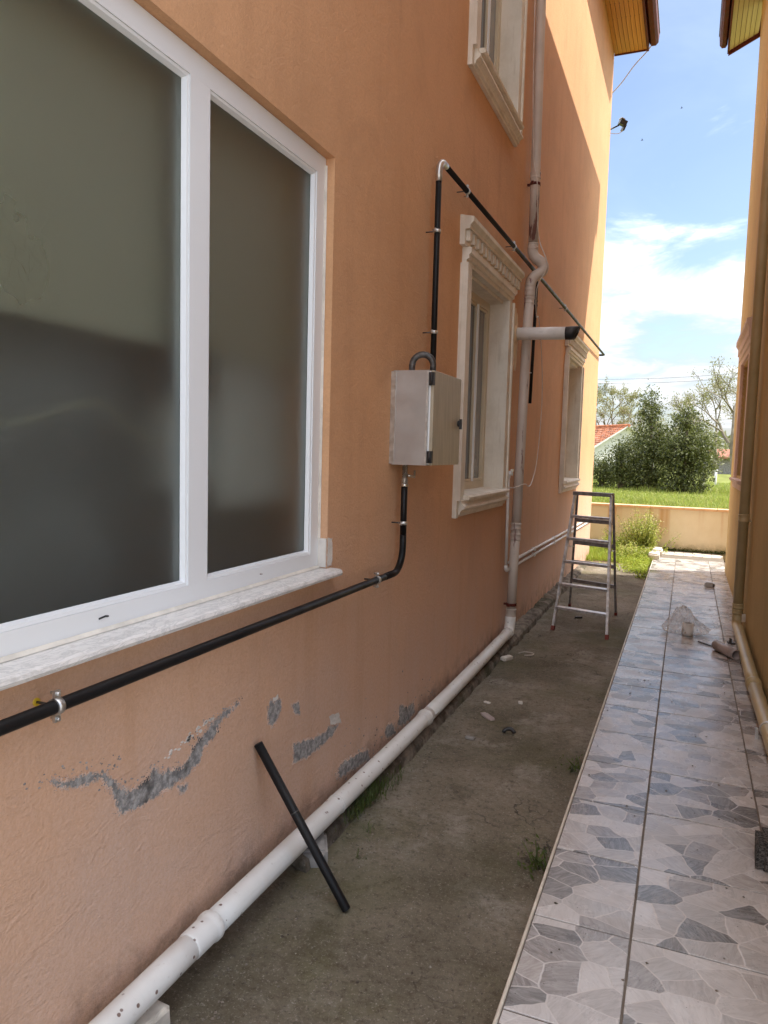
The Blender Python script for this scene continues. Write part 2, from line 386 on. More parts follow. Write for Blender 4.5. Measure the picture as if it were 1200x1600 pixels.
def concrete():
    b = NB('old_concrete')
    co = b.co()
    big = b.noise(0.8, 7, 0.62, co)
    c = b.mix(b.mapr(big, 0.34, 0.66), (0.115, 0.098, 0.066), (0.25, 0.215, 0.165))
    c = b.mix(b.mapr(b.noise(2.2, 7, 0.7, co), 0.5, 0.70, 0, 0.8), c, (0.33, 0.305, 0.26))
    c = b.mix(b.mapr(b.noise(1.3, 6, 0.65), 0.52, 0.7, 0, 0.7), c, (0.115, 0.108, 0.05))
    c = b.mix(b.mapr(b.noise(30, 7, 0.8, co), 0.46, 0.70, 0, 0.75), c, (0.055, 0.044, 0.03))
    c = b.mix(b.mapr(b.noise(4, 7, 0.75, co), 0.54, 0.70, 0, 0.55), c, (0.07, 0.055, 0.04))
    c = b.mix(b.mapr(b.noise(70, 6, 0.8, co), 0.56, 0.72, 0, 0.6), c, (0.40, 0.37, 0.32))
    c = b.mix(b.math('MULTIPLY', b.mapr(b.voro(75, co), 0.17, 0.10, 0, 0.6), b.mapr(b.noise(2.2, 4), 0.45, 0.65)), c, (0.36, 0.34, 0.31))
    c = b.mix(b.math('MULTIPLY', b.mapr(b.voro(19, co), 0.055, 0.03, 0, 0.9), b.mapr(b.noise(1.2, 4), 0.5, 0.6)), c, (0.46, 0.43, 0.38))
    crack = b.math('ABSOLUTE', b.math('SUBTRACT', b.noise(0.42, 7, 0.6, co, 0.3), 0.5))
    cm = b.math('MULTIPLY', b.mapr(crack, 0.0022, 0.0008), b.mapr(b.noise(1.7, 2), 0.45, 0.6))
    c = b.mix(b.math('MULTIPLY', cm, 0.7), c, (0.03, 0.026, 0.02))
    h = b.math('ADD', b.math('MULTIPLY', b.noise(60, 7, 0.75, co), 0.6), b.math('MULTIPLY', b.noise(6, 5, 0.6, co), 0.6))
    h = b.math('SUBTRACT', h, b.math('MULTIPLY', cm, 0.5))
    c = b.mix(b.mapr(b.noise(2.3, 8, 0.72, co), 0.5, 0.70, 0, 0.35), c, (0.30, 0.27, 0.22))
    c = b.mix(b.mapr(b.noise(95, 4, 0.8, co), 0.56, 0.70, 0, 0.65), c, (0.42, 0.39, 0.34))
    c = b.mix(b.mapr(b.noise(62, 4, 0.8, co), 0.57, 0.70, 0, 0.7), c, (0.045, 0.037, 0.026))
    c = b.mix(b.mapr(b.noise(1.0, 5, 0.6, co), 0.5, 0.66, 0, 0.45), c, (0.10, 0.10, 0.045))
    M['old_concrete'] = b.fin(c, 0.88, b.bump(h, 0.8, 0.013), spec=0.25)
    b = NB('broken_concrete')
    c = b.mix(b.mapr(b.noise(9, 8, 0.7), 0.36, 0.66), (0.09, 0.075, 0.06), (0.30, 0.26, 0.215))
    c = b.mix(b.mapr(b.noise(2.5, 4), 0.5, 0.66, 0, 0.6), c, (0.07, 0.07, 0.035))
    c = b.mix(b.mapr(b.voro(30, b.co()), 0.14, 0.07, 0, 0.6), c, (0.46, 0.42, 0.36))
    M['broken_concrete'] = b.fin(c, 0.92, b.bump(b.noise(50, 7, 0.8), 0.9, 0.015), spec=0.2)
concrete()
plain('pale_concrete', (0.45, 0.455, 0.46), 0.9, var=0.2, scale=1.5, bump=0.01, spec=0.2)
plain('pale_stone', (0.55, 0.51, 0.45), 0.85, var=0.2, bump=0.01)
plain('grey_stone', (0.27, 0.255, 0.24), 0.88, var=0.3, bump=0.015)
def aggregate():
    b = NB('dark_aggregate')
    c = b.mix(b.mapr(b.noise(120, 4, 0.8), 0.42, 0.62), (0.035, 0.035, 0.036), (0.22, 0.215, 0.205))
    M['dark_aggregate'] = b.fin(c, 0.9, b.bump(b.noise(110, 5, 0.8), 1.0, 0.01), spec=0.2)
aggregate()
plain('soil', (0.17, 0.12, 0.075), 0.95, var=0.35, scale=3, bump=0.03, spec=0.1)
plain('field_soil', (0.17, 0.19, 0.05), 0.95, var=0.35, scale=2, spec=0.1)
plain('roof_tile', (0.42, 0.16, 0.085), 0.75, var=0.4, scale=2.0, spec=0.2)
plain('old_roof', (0.30, 0.13, 0.09), 0.8, var=0.4, scale=2.0, spec=0.2)
plain('whitewash', (0.72, 0.72, 0.70), 0.8, var=0.08, scale=2)
plain('bark', (0.15, 0.12, 0.09), 0.9, var=0.35, scale=6, bump=0.03)
plain('pale_bark', (0.20, 0.17, 0.13), 0.9, var=0.3, scale=2)
plain('grey_offcut', (0.36, 0.30, 0.285), 0.42)
plain('white_paper', (0.66, 0.65, 0.63), 0.6)

def leafmat(name, a, c2, trans=0.25, rough=0.5):
    b = NB(name)
    r = b.n('ShaderNodeNewGeometry').outputs['Random Per Island']
    c = b.mix(r, a, c2)
    b.fin(c, rough, spec=0.35)
    tr = b.n('ShaderNodeBsdfTranslucent', {'Color': b.mix(0.5, c, (0.25, 0.32, 0.05))})
    mx = b.n('ShaderNodeMixShader', {0: trans})
    b.t.links.new(b.b.outputs[0], mx.inputs[1]); b.t.links.new(tr.outputs[0], mx.inputs[2])
    b.t.links.new(mx.outputs[0], b.out.inputs[0])
    M[name] = b.m
leafmat('evergreen_leaf', (0.016, 0.026, 0.008), (0.19, 0.21, 0.075), 0.15)
leafmat('olive_leaf', (0.08, 0.09, 0.04), (0.30, 0.29, 0.15), 0.25)
leafmat('bud_leaf', (0.20, 0.19, 0.09), (0.34, 0.31, 0.17), 0.3)
leafmat('grass_blade', (0.27, 0.38, 0.04), (0.50, 0.55, 0.10), 0.5)
leafmat('field_blade', (0.20, 0.28, 0.04), (0.42, 0.42, 0.13), 0.45)
leafmat('weed_leaf', (0.30, 0.38, 0.06), (0.56, 0.56, 0.16), 0.5)
leafmat('flower_petal', (0.62, 0.57, 0.14), (0.75, 0.72, 0.50), 0.3)
leafmat('dark_weed', (0.035, 0.06, 0.015), (0.09, 0.12, 0.03), 0.25)

def film():
    b = NB('plastic_film')
    b.fin((0.80, 0.79, 0.78), 0.22, b.bump(b.noise(28, 5, 0.7), 0.5, 0.01))
    tp = b.n('ShaderNodeBsdfTransparent', {'Color': (0.93, 0.93, 0.93)})
    mx = b.n('ShaderNodeMixShader', {0: b.mapr(b.noise(14, 5, 0.7), 0.3, 0.7, 0.12, 0.50)})
    b.t.links.new(tp.outputs[0], mx.inputs[1]); b.t.links.new(b.b.outputs[0], mx.inputs[2])
    b.t.links.new(mx.outputs[0], b.out.inputs[0])
    M['plastic_film'] = b.m
film()

# ------------------------------------------------------------------ mesh helpers
class MB:
    def __init__(s):
        s.v = []; s.f = []; s.sm = []
    def add(s, vs, fs, smooth=False):
        o = len(s.v)
        s.v += [tuple(v) for v in vs]
        for f in fs:
            s.f.append(tuple(i + o for i in f)); s.sm.append(smooth)
        return s
    def box(s, x0, x1, y0, y1, z0, z1, mat=None):
        vs = [(x0,y0,z0),(x1,y0,z0),(x1,y1,z0),(x0,y1,z0),(x0,y0,z1),(x1,y0,z1),(x1,y1,z1),(x0,y1,z1)]
        if mat is not None: vs = [mat @ Vector(v) for v in vs]
        return s.add(vs, [(0,3,2,1),(4,5,6,7),(0,1,5,4),(1,2,6,5),(2,3,7,6),(3,0,4,7)])
    def cbox(s, x0, x1, y0, y1, z0, z1, c=0.004):
        """box with chamfered top edges"""
        vs = [(x0,y0,z0),(x1,y0,z0),(x1,y1,z0),(x0,y1,z0),
              (x0,y0,z1-c),(x1,y0,z1-c),(x1,y1,z1-c),(x0,y1,z1-c),
              (x0+c,y0+c,z1),(x1-c,y0+c,z1),(x1-c,y1-c,z1),(x0+c,y1-c,z1)]
        fs = [(0,3,2,1),(8,9,10,11)]
        for a in range(4):
            b_ = (a+1) % 4
            fs += [(a,b_,b_+4,a+4),(a+4,b_+4,b_+8,a+8)]
        return s.add(vs, fs)
    def tube(s, path, r, seg=12, caps=True, hollow=0.0):
        path = [Vector(p) for p in path]
        rs = r if isinstance(r, (list, tuple)) else [r] * len(path)
        n = len(path); vs = []; ref = None
        for i, p in enumerate(path):
            d = (path[min(i+1, n-1)] - path[max(i-1, 0)])
            if d.length < 1e-9: d = Vector((0,0,1))
            d.normalize()
            if ref is None:
                ref = Vector((0,0,1)) if abs(d.z) < 0.9 else Vector((1,0,0))
            u = (ref - d * ref.dot(d))
            if u.length < 1e-6: u = d.orthogonal()
            u.normalize(); w = d.cross(u); ref = u
            for k in range(seg):
                a = 2*math.pi*k/seg
                vs.append(p + (u*math.cos(a) + w*math.sin(a)) * rs[i])
        fs = []
        for i in range(n-1):
            for k in range(seg):
                k2 = (k+1) % seg
                fs.append((i*seg+k, i*seg+k2, (i+1)*seg+k2, (i+1)*seg+k))
        s.add(vs, fs, True)
        if caps:
            o = len(s.v) - len(vs)
            s.f.append(tuple(o + k for k in range(seg-1, -1, -1))); s.sm.append(False)
            s.f.append(tuple(o + (n-1)*seg + k for k in range(seg))); s.sm.append(False)
        return s
    def prism(s, poly, axis, a, b):
        """extrude a closed 2-D outline along an axis; poly gives the other two coordinates in x,y,z order"""
        def mk(p, t):
            if axis == 'y': return (p[0], t, p[1])
            if axis == 'x': return (t, p[0], p[1])
            return (p[0], p[1], t)
        n = len(poly)
        vs = [mk(p, a) for p in poly] + [mk(p, b) for p in poly]
        fs = [tuple(range(n)), tuple(range(2*n-1, n-1, -1))]
        fs += [(i, i+n, (i+1) % n + n, (i+1) % n) for i in range(n)]
        return s.add(vs, fs)
    def build(s, name, mat, parent=None, origin=None, local=False):
        me = bpy.data.meshes.new(name)
        vs = s.v
        if origin is not None:
            vs = [(v[0]-origin[0], v[1]-origin[1], v[2]-origin[2]) for v in s.v]
        me.from_pydata(vs, [], s.f)
        me.polygons.foreach_set('use_smooth', s.sm)
        bm = bmesh.new(); bm.from_mesh(me)
        bmesh.ops.recalc_face_normals(bm, faces=bm.faces)
        bm.to_mesh(me); bm.free()
        me.materials.append(M[mat])
        o = bpy.data.objects.new(name, me)
        COL.objects.link(o)
        if origin is not None: o.location = origin
        if parent is not None:
            o.parent = parent
            if origin is not None:
                o.location = Vector(origin) - world_of(parent)
            elif not local and world_of(parent).length > 0:
                o.location = -world_of(parent)
        return o

def world_of(o):
    v = Vector((0,0,0))
    while o is not None:
        v += Vector(o.location); o = o.parent
    return v
def tag(o, label=None, cat=None, group=None, kind=None):
    if label: o['label'] = label
    if cat: o['category'] = cat
    if group: o['group'] = group
    if kind: o['kind'] = kind
    return o
def thing(name, label, cat, loc=(0,0,0), group=None):
    o = bpy.data.objects.new(name, None); COL.objects.link(o); o.location = loc
    o.empty_display_size = 0.2
    return tag(o, label, cat, group)
def copy_obj(o, parent, dloc=(0,0,0)):
    c = o.copy(); COL.objects.link(c); c.parent = parent
    c.location = Vector(o.location) + Vector(dloc)
    return c
def arc(c, u, v, r, a0, a1, n=8):
    c, u, v = Vector(c), Vector(u), Vector(v)
    return [c + u*r*math.cos(a0+(a1-a0)*i/n) + v*r*math.sin(a0+(a1-a0)*i/n) for i in range(n+1)]

def spline(pts, n=6):
    out = []
    P = [Vector(p) for p in pts]
    for i in range(len(P)-1):
        p0, p1, p2, p3 = P[max(i-1, 0)], P[i], P[i+1], P[min(i+2, len(P)-1)]
        for k in range(n):
            t = k/n
            out.append(0.5*((2*p1)+(p2-p0)*t+(2*p0-5*p1+4*p2-p3)*t*t+(3*p1-p0-3*p2+p3)*t*t*t))
    out.append(P[-1]); return out

XW = -1.40      # face of the orange wall
YN = 1.75       # unseen near corner of the ochre house, cut back to let light in
XR = 0.56       # face of the ochre wall
YC = 12.3       # far corner of the orange house
YR = 11.2       # far corner of the ochre house
ZS = 7.80       # soffit height

# ================================================================== SETTING
g = MB().box(-400, 400, -120, 600, -0.5, -0.03)
tag(g.build('ground', 'soil'), kind='structure')

def sheet(x0, x1, y0, y1, nx, ny, zf, name, mat, parent=None):
    b = MB(); vs = []; fs = []
    for j in range(ny+1):
        for i in range(nx+1):
            x = x0+(x1-x0)*i/nx; y = y0+(y1-y0)*j/ny
            vs.append((x, y, zf(x, y)))
    for j in range(ny):
        for i in range(nx):
            a = j*(nx+1)+i
            fs.append((a, a+1, a+nx+2, a+nx+1))
    b.add(vs, fs, True)
    return b.build(name, mat, parent)
def cz(x, y):
    lump = max(0, noise.noise(Vector((x*9, y*9, 8)))-0.12)
    return 0.010*noise.noise(Vector((x*1.3, y*1.1, 0))) + 0.005*noise.noise(Vector((x*5, y*5, 3))) + 0.012*lump + 0.0022*noise.noise(Vector((x*28, y*28, 1)))
tag(sheet(XW-0.02, -0.40, -2.6, 11.75, 62, 620, cz, 'concrete_yard', 'old_concrete'), kind='structure')
tag(MB().box(-14, 14, -30, -2.6, -0.4, 0.0).build('bounce_paving', 'pale_concrete'), kind='structure')  # unseen paving added to bounce sunlight into the alley
tag(MB().box(0.60, 14, -2.6, YN-0.02, -0.4, 0.0).build('bounce_paving', 'pale_concrete'), kind='structure')  # second added paving piece, out of view, also for bounce
# raised broken strip of concrete along the foot of the orange wall
def ledge():
    b = MB(); ys = [2.44 + i*0.045 for i in range(195)]
    vs = []; fs = []
    for y in ys:
        rough = 0.25 if y < 6.2 else 1.0
        n = noise.noise(Vector((y*3.1, 0, 0))); n2 = noise.noise(Vector((y*9, 5, 0))); n3 = noise.noise(Vector((y*6, 9, 2)))
        hz = 0.062 + 0.012*n + 0.008*n2 + rough*(0.03*max(0, n3) + 0.012*n2)
        fade = min(1.0, max(0.0, (11.2-y)/2.0))
        hz = hz*(0.35+0.65*fade)
        xo = XW + 0.118 - 0.012*(1-fade) + 0.012*n2 + 0.010*n + rough*0.02*n3
        for (x, z) in ((XW-0.03, hz+0.006+rough*0.02*max(0, n)), (XW+0.03, hz+rough*0.02*n2), (XW+0.07, hz-0.004*n3), (xo-0.022, hz-0.004), (xo-0.004, hz-0.022), (xo+0.006, -0.02)):
            vs.append((x, y, z))
    k = 6
    for i in range(len(ys)-1):
        for j in range(k-1):
            a = i*k+j
            fs.append((a, a+1, a+k+1, a+k))
    fs.append(tuple(range(k)))
    b.add(vs, fs, False)
    return b.build('concrete_ledge', 'broken_concrete')
tag(ledge(), kind='structure')
# garden soil behind the corner, field beyond the garden wall
tag(MB().box(-9, -0.43, 11.75, 13.3, -0.3, -0.004).build('garden_bed', 'soil'), kind='structure')
def fz(x, y): return 0.5 + 0.06*noise.noise(Vector((x*0.25, y*0.25, 1.0)))
tag(sheet(-160, 160, 13.42, 330, 80, 80, fz, 'field', 'field_soil'), kind='structure')

# ---- tiled walkway with separate tiles
TZ = 0.085
wk = tag(MB().box(-0.398, 0.60, -2.6, 13.28, -0.2, TZ-0.0045).build('walkway', 'grout'), kind='structure')
tp, J = 0.466, 0.0036
colsx = [(-0.398, -0.083), (-0.083, 0.377), (0.377, 0.585)]
tmesh = {}
y0 = 2.425 - 8*tp
nrow = 31
for ci, (xa, xb) in enumerate(colsx):
    w = xb-xa-2*J
    proto = None
    for k in range(nrow):
        ya = y0 + k*tp + (0 if ci < 2 else 0.0)
        if ya + tp > 12.62: continue
        c = (xa+xb)/2; cy = ya+tp/2
        if proto is None:
            proto = MB().cbox(-w/2, w/2, -tp/2+J, tp/2-J, -0.008, 0.0, 0.0015).build('tile', 'printed_stone_tile', wk)
            o = proto
        else:
            o = proto.copy(); COL.objects.link(o)
        o.parent = wk
        o.location = (c, cy, TZ + random.uniform(-0.0007, 0.0007))
        o.rotation_euler = (random.uniform(-.0012, .0012), random.uniform(-.0012, .0012), random.choice((0, 0)))
# paler stone strip at the end, edging trim, kerb stones
for k in range(7):
    xa = -0.40 + k*0.14
    for r_ in range(3):
        o = MB().cbox(-0.066, 0.066, -0.068, 0.068, -0.01, 0.0, 0.003).build('paving_stone', 'pale_stone', wk)
        o.location = (xa+0.07+(0.03 if r_ % 2 else 0), 12.74+r_*0.145, TZ+random.uniform(-.003, .004))
        o.rotation_euler = (0, 0, random.uniform(-.06, .06))
tb = MB().cbox(-0.409, -0.3985, -2.6, 11.95, -0.02, TZ+0.0015, 0.002)
tb.build('edge_trim', 'tile_trim', wk)
tag(MB().box(0.578, 0.60, YN, 11.2, 0.0, 0.20).build('skirting', 'ochre_paint', wk), None)

# ================================================================== ORANGE HOUSE
house = thing('apartment_building', 'orange stuccoed house with peeling paint and cream trimmed windows along the left of the alley', 'building', (XW, YC, 0))
HO = Vector((XW, YC, 0))
holes = [(0.40, 2.80, 1.104, 2.83), (4.735, 5.85, 1.35, 2.86), (9.035, 10.15, 1.32, 2.83), (4.735, 5.85, 4.17, 5.68)]
def wall_holes(x, depth, y0, y1, z0, z1, holes, name, mat, parent):
    ys = sorted({y0, y1, *[h[0] for h in holes], *[h[1] for h in holes]})
    zs = sorted({z0, z1, *[h[2] for h in holes], *[h[3] for h in holes]})
    b = MB()
    def inside(a, c): return any(h[0] < a < h[1] and h[2] < c < h[3] for h in holes)
    for i in range(len(ys)-1):
        for j in range(len(zs)-1):
            ya, yb, za, zb = ys[i], ys[i+1], zs[j], zs[j+1]
            if inside((ya+yb)/2, (za+zb)/2): continue
            b.add([(x, ya, za), (x, yb, za), (x, yb, zb), (x, ya, zb)], [(0,1,2,3)])
    for (a, c, e, f) in holes:
        d = x-depth
        b.add([(x,a,e),(x,c,e),(d,c,e),(d,a,e)], [(0,1,2,3)])
        b.add([(x,a,f),(x,c,f),(d,c,f),(d,a,f)], [(0,1,2,3)])
        b.add([(x,a,e),(x,a,f),(d,a,f),(d,a,e)], [(0,1,2,3)])
        b.add([(x,c,e),(x,c,f),(d,c,f),(d,c,e)], [(0,1,2,3)])
    # end walls and back
    X2 = x-9 if depth > 0 else x+9
    b.add([(x,y1,z0),(X2,y1,z0),(X2,y1,z1),(x,y1,z1)], [(0,1,2,3)])
    b.add([(x,y0,z0),(X2,y0,z0),(X2,y0,z1),(x,y0,z1)], [(0,1,2,3)])
    b.add([(X2,y0,z0),(X2,y1,z0),(X2,y1,z1),(X2,y0,z1)], [(0,1,2,3)])
    me_o = MB(); me_o.v, me_o.f, me_o.sm = b.v, b.f, b.sm
    me = bpy.data.meshes.new(name); me.from_pydata(b.v, [], b.f)
    me.materials.append(M[mat])
    o = bpy.data.objects.new(name, me); COL.objects.link(o)
    o.parent = parent; o.location = -world_of(parent)
    return o
wall_holes(XW, 0.22, -2.4, YC, -0.3, 8.35, holes, 'wall', 'orange_paint', house)
# --- roof, soffit boards, fascia, gutter
for k in range(8):
    xa = XW + 0.004 + k*0.059
    MB().cbox(xa, xa+0.053, -2.6, YC+0.02, ZS, ZS+0.012, 0.001).build('soffit_board', 'varnished_pine', house, (xa, YC, ZS))
MB().box(XW+0.003, -0.925, -2.6, YC+0.03, ZS+0.013, ZS+0.03).build('soffit_backing', 'maroon_metal', house)
MB().box(XW-0.0, -0.92, YC+0.0215, YC+0.045, ZS-0.015, ZS+0.30).build('verge_board', 'maroon_metal', house)
MB().box(-0.925, -0.895, -2.6, YC+0.03, ZS-0.03, ZS+0.24).build('fascia', 'maroon_metal', house)
gt = MB().prism([(-0.892, ZS+0.20), (-0.892, ZS+0.07), (-0.865, ZS+0.03), (-0.80, ZS+0.03), (-0.765, ZS+0.07), (-0.755, ZS+0.20), (-0.772, ZS+0.20), (-0.785, ZS+0.09), (-0.87, ZS+0.09), (-0.878, ZS+0.20)], 'y', -2.6, YC+0.02)
gt.build('gutter', 'maroon_metal', house)
MB().box(-0.7545, -0.747, -2.6, YC+0.0, ZS+0.185, ZS+0.212).build('gutter_lip', 'gutter_metal', house)
MB().prism([(-0.86, ZS+0.26), (-0.86, ZS+0.34), (-6.0, ZS+2.6), (-6.0, ZS+2.5)], 'y', -2.6, YC+0.05).build('roof', 'old_roof', house)  # unseen roof, a plain slab built for its shade

# --- exposed mortar patches in the paint
def rough_poly(pts, amp=0.010, step=0.012, seed=0):
    out = []
    n = len(pts)
    for i in range(n):
        a, b_ = Vector(pts[i]), Vector(pts[(i+1) % n])
        d = b_-a; k = max(1, int(d.length/step))
        nrm = Vector((-d.y, d.x)); nrm.normalize()
        for j in range(k):
            p = a + d*(j/k)
            f = noise.noise(Vector((p.x*45+seed, p.y*45, 0)))*0.9 + noise.noise(Vector((p.x*120, p.y*120+seed, 4)))*0.7 + noise.noise(Vector((p.x*330, p.y*330+seed, 9)))*0.5
            p = p + nrm*f*amp
            out.append((p.x, p.y))
    return out
import numpy as np
def patch(pts, mat='mortar', proud=0.0014, seed=0, amp=0.010, cell=0.0026, lip=True):
    """bare area in the paint: a fine grid of lumpy mortar cells inside a crumbled outline"""
    P = np.array(pts); m_ = 0.02
    lo, hi = P.min(0)-m_, P.max(0)+m_
    if lo[0] > 2.95: cell *= 1.5
    ny, nz = int((hi[0]-lo[0])/cell)+1, int((hi[1]-lo[1])/cell)+1
    Y, Z = np.meshgrid(lo[0]+np.arange(ny)*cell, lo[1]+np.arange(nz)*cell, indexing='ij')
    d = np.full(Y.shape, 9.0); ins = np.zeros(Y.shape, bool)
    for i in range(len(P)):
        a, c = P[i-1], P[i]
        e = c-a; L2 = max(1e-9, (e**2).sum())
        t = np.clip(((Y-a[0])*e[0]+(Z-a[1])*e[1])/L2, 0, 1)
        d = np.minimum(d, np.hypot(Y-a[0]-t*e[0], Z-a[1]-t*e[1]))
        cond = ((a[1] > Z) != (c[1] > Z)) & (Y < (c[0]-a[0])*(Z-a[1])/(c[1]-a[1]+1e-12)+a[0])
        ins ^= cond
    sd = np.where(ins, d, -d)
    core, ring = MB(), MB()
    def X(y, z): return XW+proud+0.0016*noise.noise(Vector((y*70, z*70, seed)))+0.0012*noise.noise(Vector((y*190, z*190, seed)))
    for i in range(ny):
        for j in range(nz):
            v = sd[i, j]
            if v < -0.030: continue
            y, z = Y[i, j], Z[i, j]
            f = noise.noise(Vector((y*38, z*38, seed)))*0.9+noise.noise(Vector((y*105, z*105, seed+3)))*0.8+noise.noise(Vector((y*260, z*260, seed+5)))*0.7
            k = v+f*amp
            if k > 0:
                h = cell*0.5
                core.add([(X(y-h, z-h), y-h, z-h), (X(y+h, z-h), y+h, z-h), (X(y+h, z+h), y+h, z+h), (X(y-h, z+h), y-h, z+h)], [(0,1,2,3)])
            elif lip and k > -0.0045:
                h = cell*0.5
                ring.add([(XW-.001, y-h, z-h), (XW-.001, y+h, z-h), (XW-.001, y+h, z+h), (XW-.001, y-h, z+h), (XW+.0022, y-h, z-h), (XW+.0022, y+h, z-h), (XW+.0022, y+h, z+h), (XW+.0022, y-h, z+h)], [(4,5,6,7), (0,1,5,4), (1,2,6,5), (2,3,7,6), (3,0,4,7)])
    tag(core.build('bare_mortar', mat, house), kind='stuff')
    if ring.f: tag(ring.build('paint_edge', 'undercoat', house), kind='stuff')
P_main = [(1.309,.824),(1.355,.781),(1.391,.77),(1.482,.757),(1.523,.698),(1.552,.627),(1.611,.61),(1.724,.611),(1.849,.612),(1.906,.631),(1.936,.67),(1.997,.692),(2.028,.726),(2.139,.755),(2.049,.751),(1.965,.734),(1.925,.711),(1.886,.694),(1.83,.649),(1.741,.667),(1.691,.694),(1.658,.673),(1.589,.675),(1.538,.713),(1.503,.759),(1.436,.787),(1.379,.795),(1.332,.81)]
patch(P_main, seed=1, amp=0.012)
patch([(2.327,.674),(2.353,.695),(2.381,.679),(2.408,.692),(2.428,.671),(2.418,.623),(2.369,.588),(2.336,.621)], seed=2)
patch([(2.511,.63),(2.572,.622),(2.583,.568),(2.543,.585)], seed=3, amp=.006)
patch([(2.532,.454),(2.578,.453),(2.709,.421),(2.815,.408),(2.843,.424),(2.888,.412),(2.946,.4),(2.927,.382),(2.871,.371),(2.781,.362),(2.645,.364),(2.534,.384)], seed=4)
patch([(3.734,.242),(3.855,.193),(3.968,.186),(3.987,.117),(3.833,.102),(3.714,.121)], seed=5, amp=.014)
patch([(3.545,.19),(3.627,.173),(3.688,.099),(3.55,.117),(3.521,.158)], seed=6)
patch([(2.937,.172),(2.995,.202),(3.185,.174),(3.3,.15),(3.327,.091),(3.189,.107),(2.978,.138)], seed=7, amp=.014)
patch([(1.803,.595),(1.849,.587),(1.849,.569),(1.821,.563)], seed=8, amp=.008)
patch([(2.848,.473),(2.943,.459),(2.975,.402),(2.862,.427)], 'filler', 0.004, 9, .005, lip=False)
patch([(2.365,.705),(2.38,.700),(2.40,.712),(2.40,.694),(2.385,.688),(2.366,.692)], 'filler', 0.004, 10, .004, lip=False)
fl = MB()
rnd = random.Random(3)
for i in range(330):    # loose flecks around the peeling band
    k = rnd.randrange(len(P_main)); a = P_main[k]
    y = a[0]+rnd.gauss(0.0, 0.03); z = a[1]+abs(rnd.gauss(0.004, 0.017))
    s_ = rnd.uniform(0.0012, 0.0065)*rnd.random()
    q = [(y+s_*math.cos(t)*rnd.uniform(.5, 1.4), z+s_*math.sin(t)*rnd.uniform(.4, 1.0)) for t in (0, 1.2, 2.4, 3.6, 5.0)]
    fl.prism(q, 'x', XW-0.004, XW+0.0012)
for i in range(120):
    y = rnd.uniform(3.0, 4.4); z = 0.10+rnd.expovariate(14)
    s_ = rnd.uniform(0.002, 0.008)
    q = [(y+s_*math.cos(t)*rnd.uniform(.5, 1.4), z+s_*math.sin(t)*rnd.uniform(.4, 1.0)) for t in (0, 1.2, 2.4, 3.6, 5.0)]
    fl.prism(q, 'x', XW-0.004, XW+0.0012)
tag(fl.build('paint_fleck', 'mortar', house), kind='stuff')
fw = MB()
for i in range(34):
    t = rnd.random(); y = 1.75+0.22*t+rnd.gauss(0, .02); z = 0.705+0.05*t+rnd.gauss(0, .006); s_ = rnd.uniform(.002, .008)
    fw.prism([(y+s_*1.6*math.cos(t2)*rnd.uniform(.5, 1.3), z+s_*math.sin(t2)*rnd.uniform(.4, 1.0)) for t2 in (0, 1.2, 2.4, 3.6, 5.0)], 'x', XW-0.004, XW+0.0022)
tag(fw.build('white_fleck', 'filler', house), kind='stuff')

# --- the big frosted window
XF = -1.44
win = MB()
ya, yb, za, zb = 0.402, 2.798, 1.1425, 2.828
mem = [(ya, ya+0.075, za, zb), (yb-0.075, yb, za, zb), (ya+0.0752, yb-0.0752, za, za+0.062), (ya+0.0752, yb-0.0752, zb-0.075, zb), (1.905, 2.005, za+0.0622, zb-0.0752)]
for (a, c, e, f) in mem:
    win.box(XF-0.06, XF, a, c, e, f)
wo = win.build('window', 'white_upvc', house)
wo['label'] = 'large white framed window with frosted panes'
for (a, c) in ((0.477, 1.905), (2.005, 2.723)):
    e, f = za+0.062, zb-0.075
    bd = MB()      # glazing bead: bevelled strip round each pane
    w = 0.016
    ring = lambda d, x: [(x, a+d, e+d), (x, c-d, e+d), (x, c-d, f-d), (x, a+d, f-d)]
    A, B, C_ = ring(0.0005, XF-0.004), ring(w*0.55, XF-0.006), ring(w, XF-0.021)
    vs = A+B+C_
    fs = []
    for r0 in (0, 4):
        for k in range(4):
            fs.append((r0+k, r0+(k+1) % 4, r0+4+(k+1) % 4, r0+4+k))
    bd.add(vs, fs)
    bd.build('glazing_bead', 'white_upvc', wo)
    MB().box(XF-0.032, XF-0.024, a-0.005, c+0.005, e-0.005, f+0.005).build('pane', 'frosted_glass', wo)
MB().box(XF-0.125, XF-0.120, 0.42, 1.99, 1.96, 2.82).build('blind', 'olive_panel', wo)  # panels invented behind the panes to give the glass its tonal zones
MB().box(XF-0.135, XF-0.130, 2.0, 2.78, 1.97, 2.82).build('blind', 'olive_panel', wo)
MB().box(XF-0.20, XF-0.195, 2.30, 2.85, 1.42, 2.25).build('inner_panel', 'pale_panel', wo)  # pale panels standing in for the brighter reflection in the right pane
MB().box(XF-0.24, XF-0.235, 2.02, 2.36, 1.50, 1.80).build('inner_panel', 'pale_panel', wo)
MB().box(XF-0.30, XF-0.29, 0.30, 2.9, 1.02, 2.0).build('inner_panel', 'dark_panel', wo)  # dark panel added to darken the lower glass
MB().tube([(XF-0.10, 0.9, 1.70)] + [(XF-0.10, 0.9+0.1*k, zz) for k, zz in ((3, 1.70), (4, 1.69), (5, 1.70), (6, 1.735), (7, 1.76), (7.6, 1.75), (8.4, 1.70), (9.2, 1.66), (10, 1.655))], 0.006, 8).build('light_band', 'olive_panel', wo)  # invented strand drawing the wavy light band in the glass
MB().box(XW-9, XW-0.23, -2.3, YC-0.1, 3.05, 3.2).build('sun_block_slab', 'whitewash', house)  # unseen slab added to keep the sun out of the interior
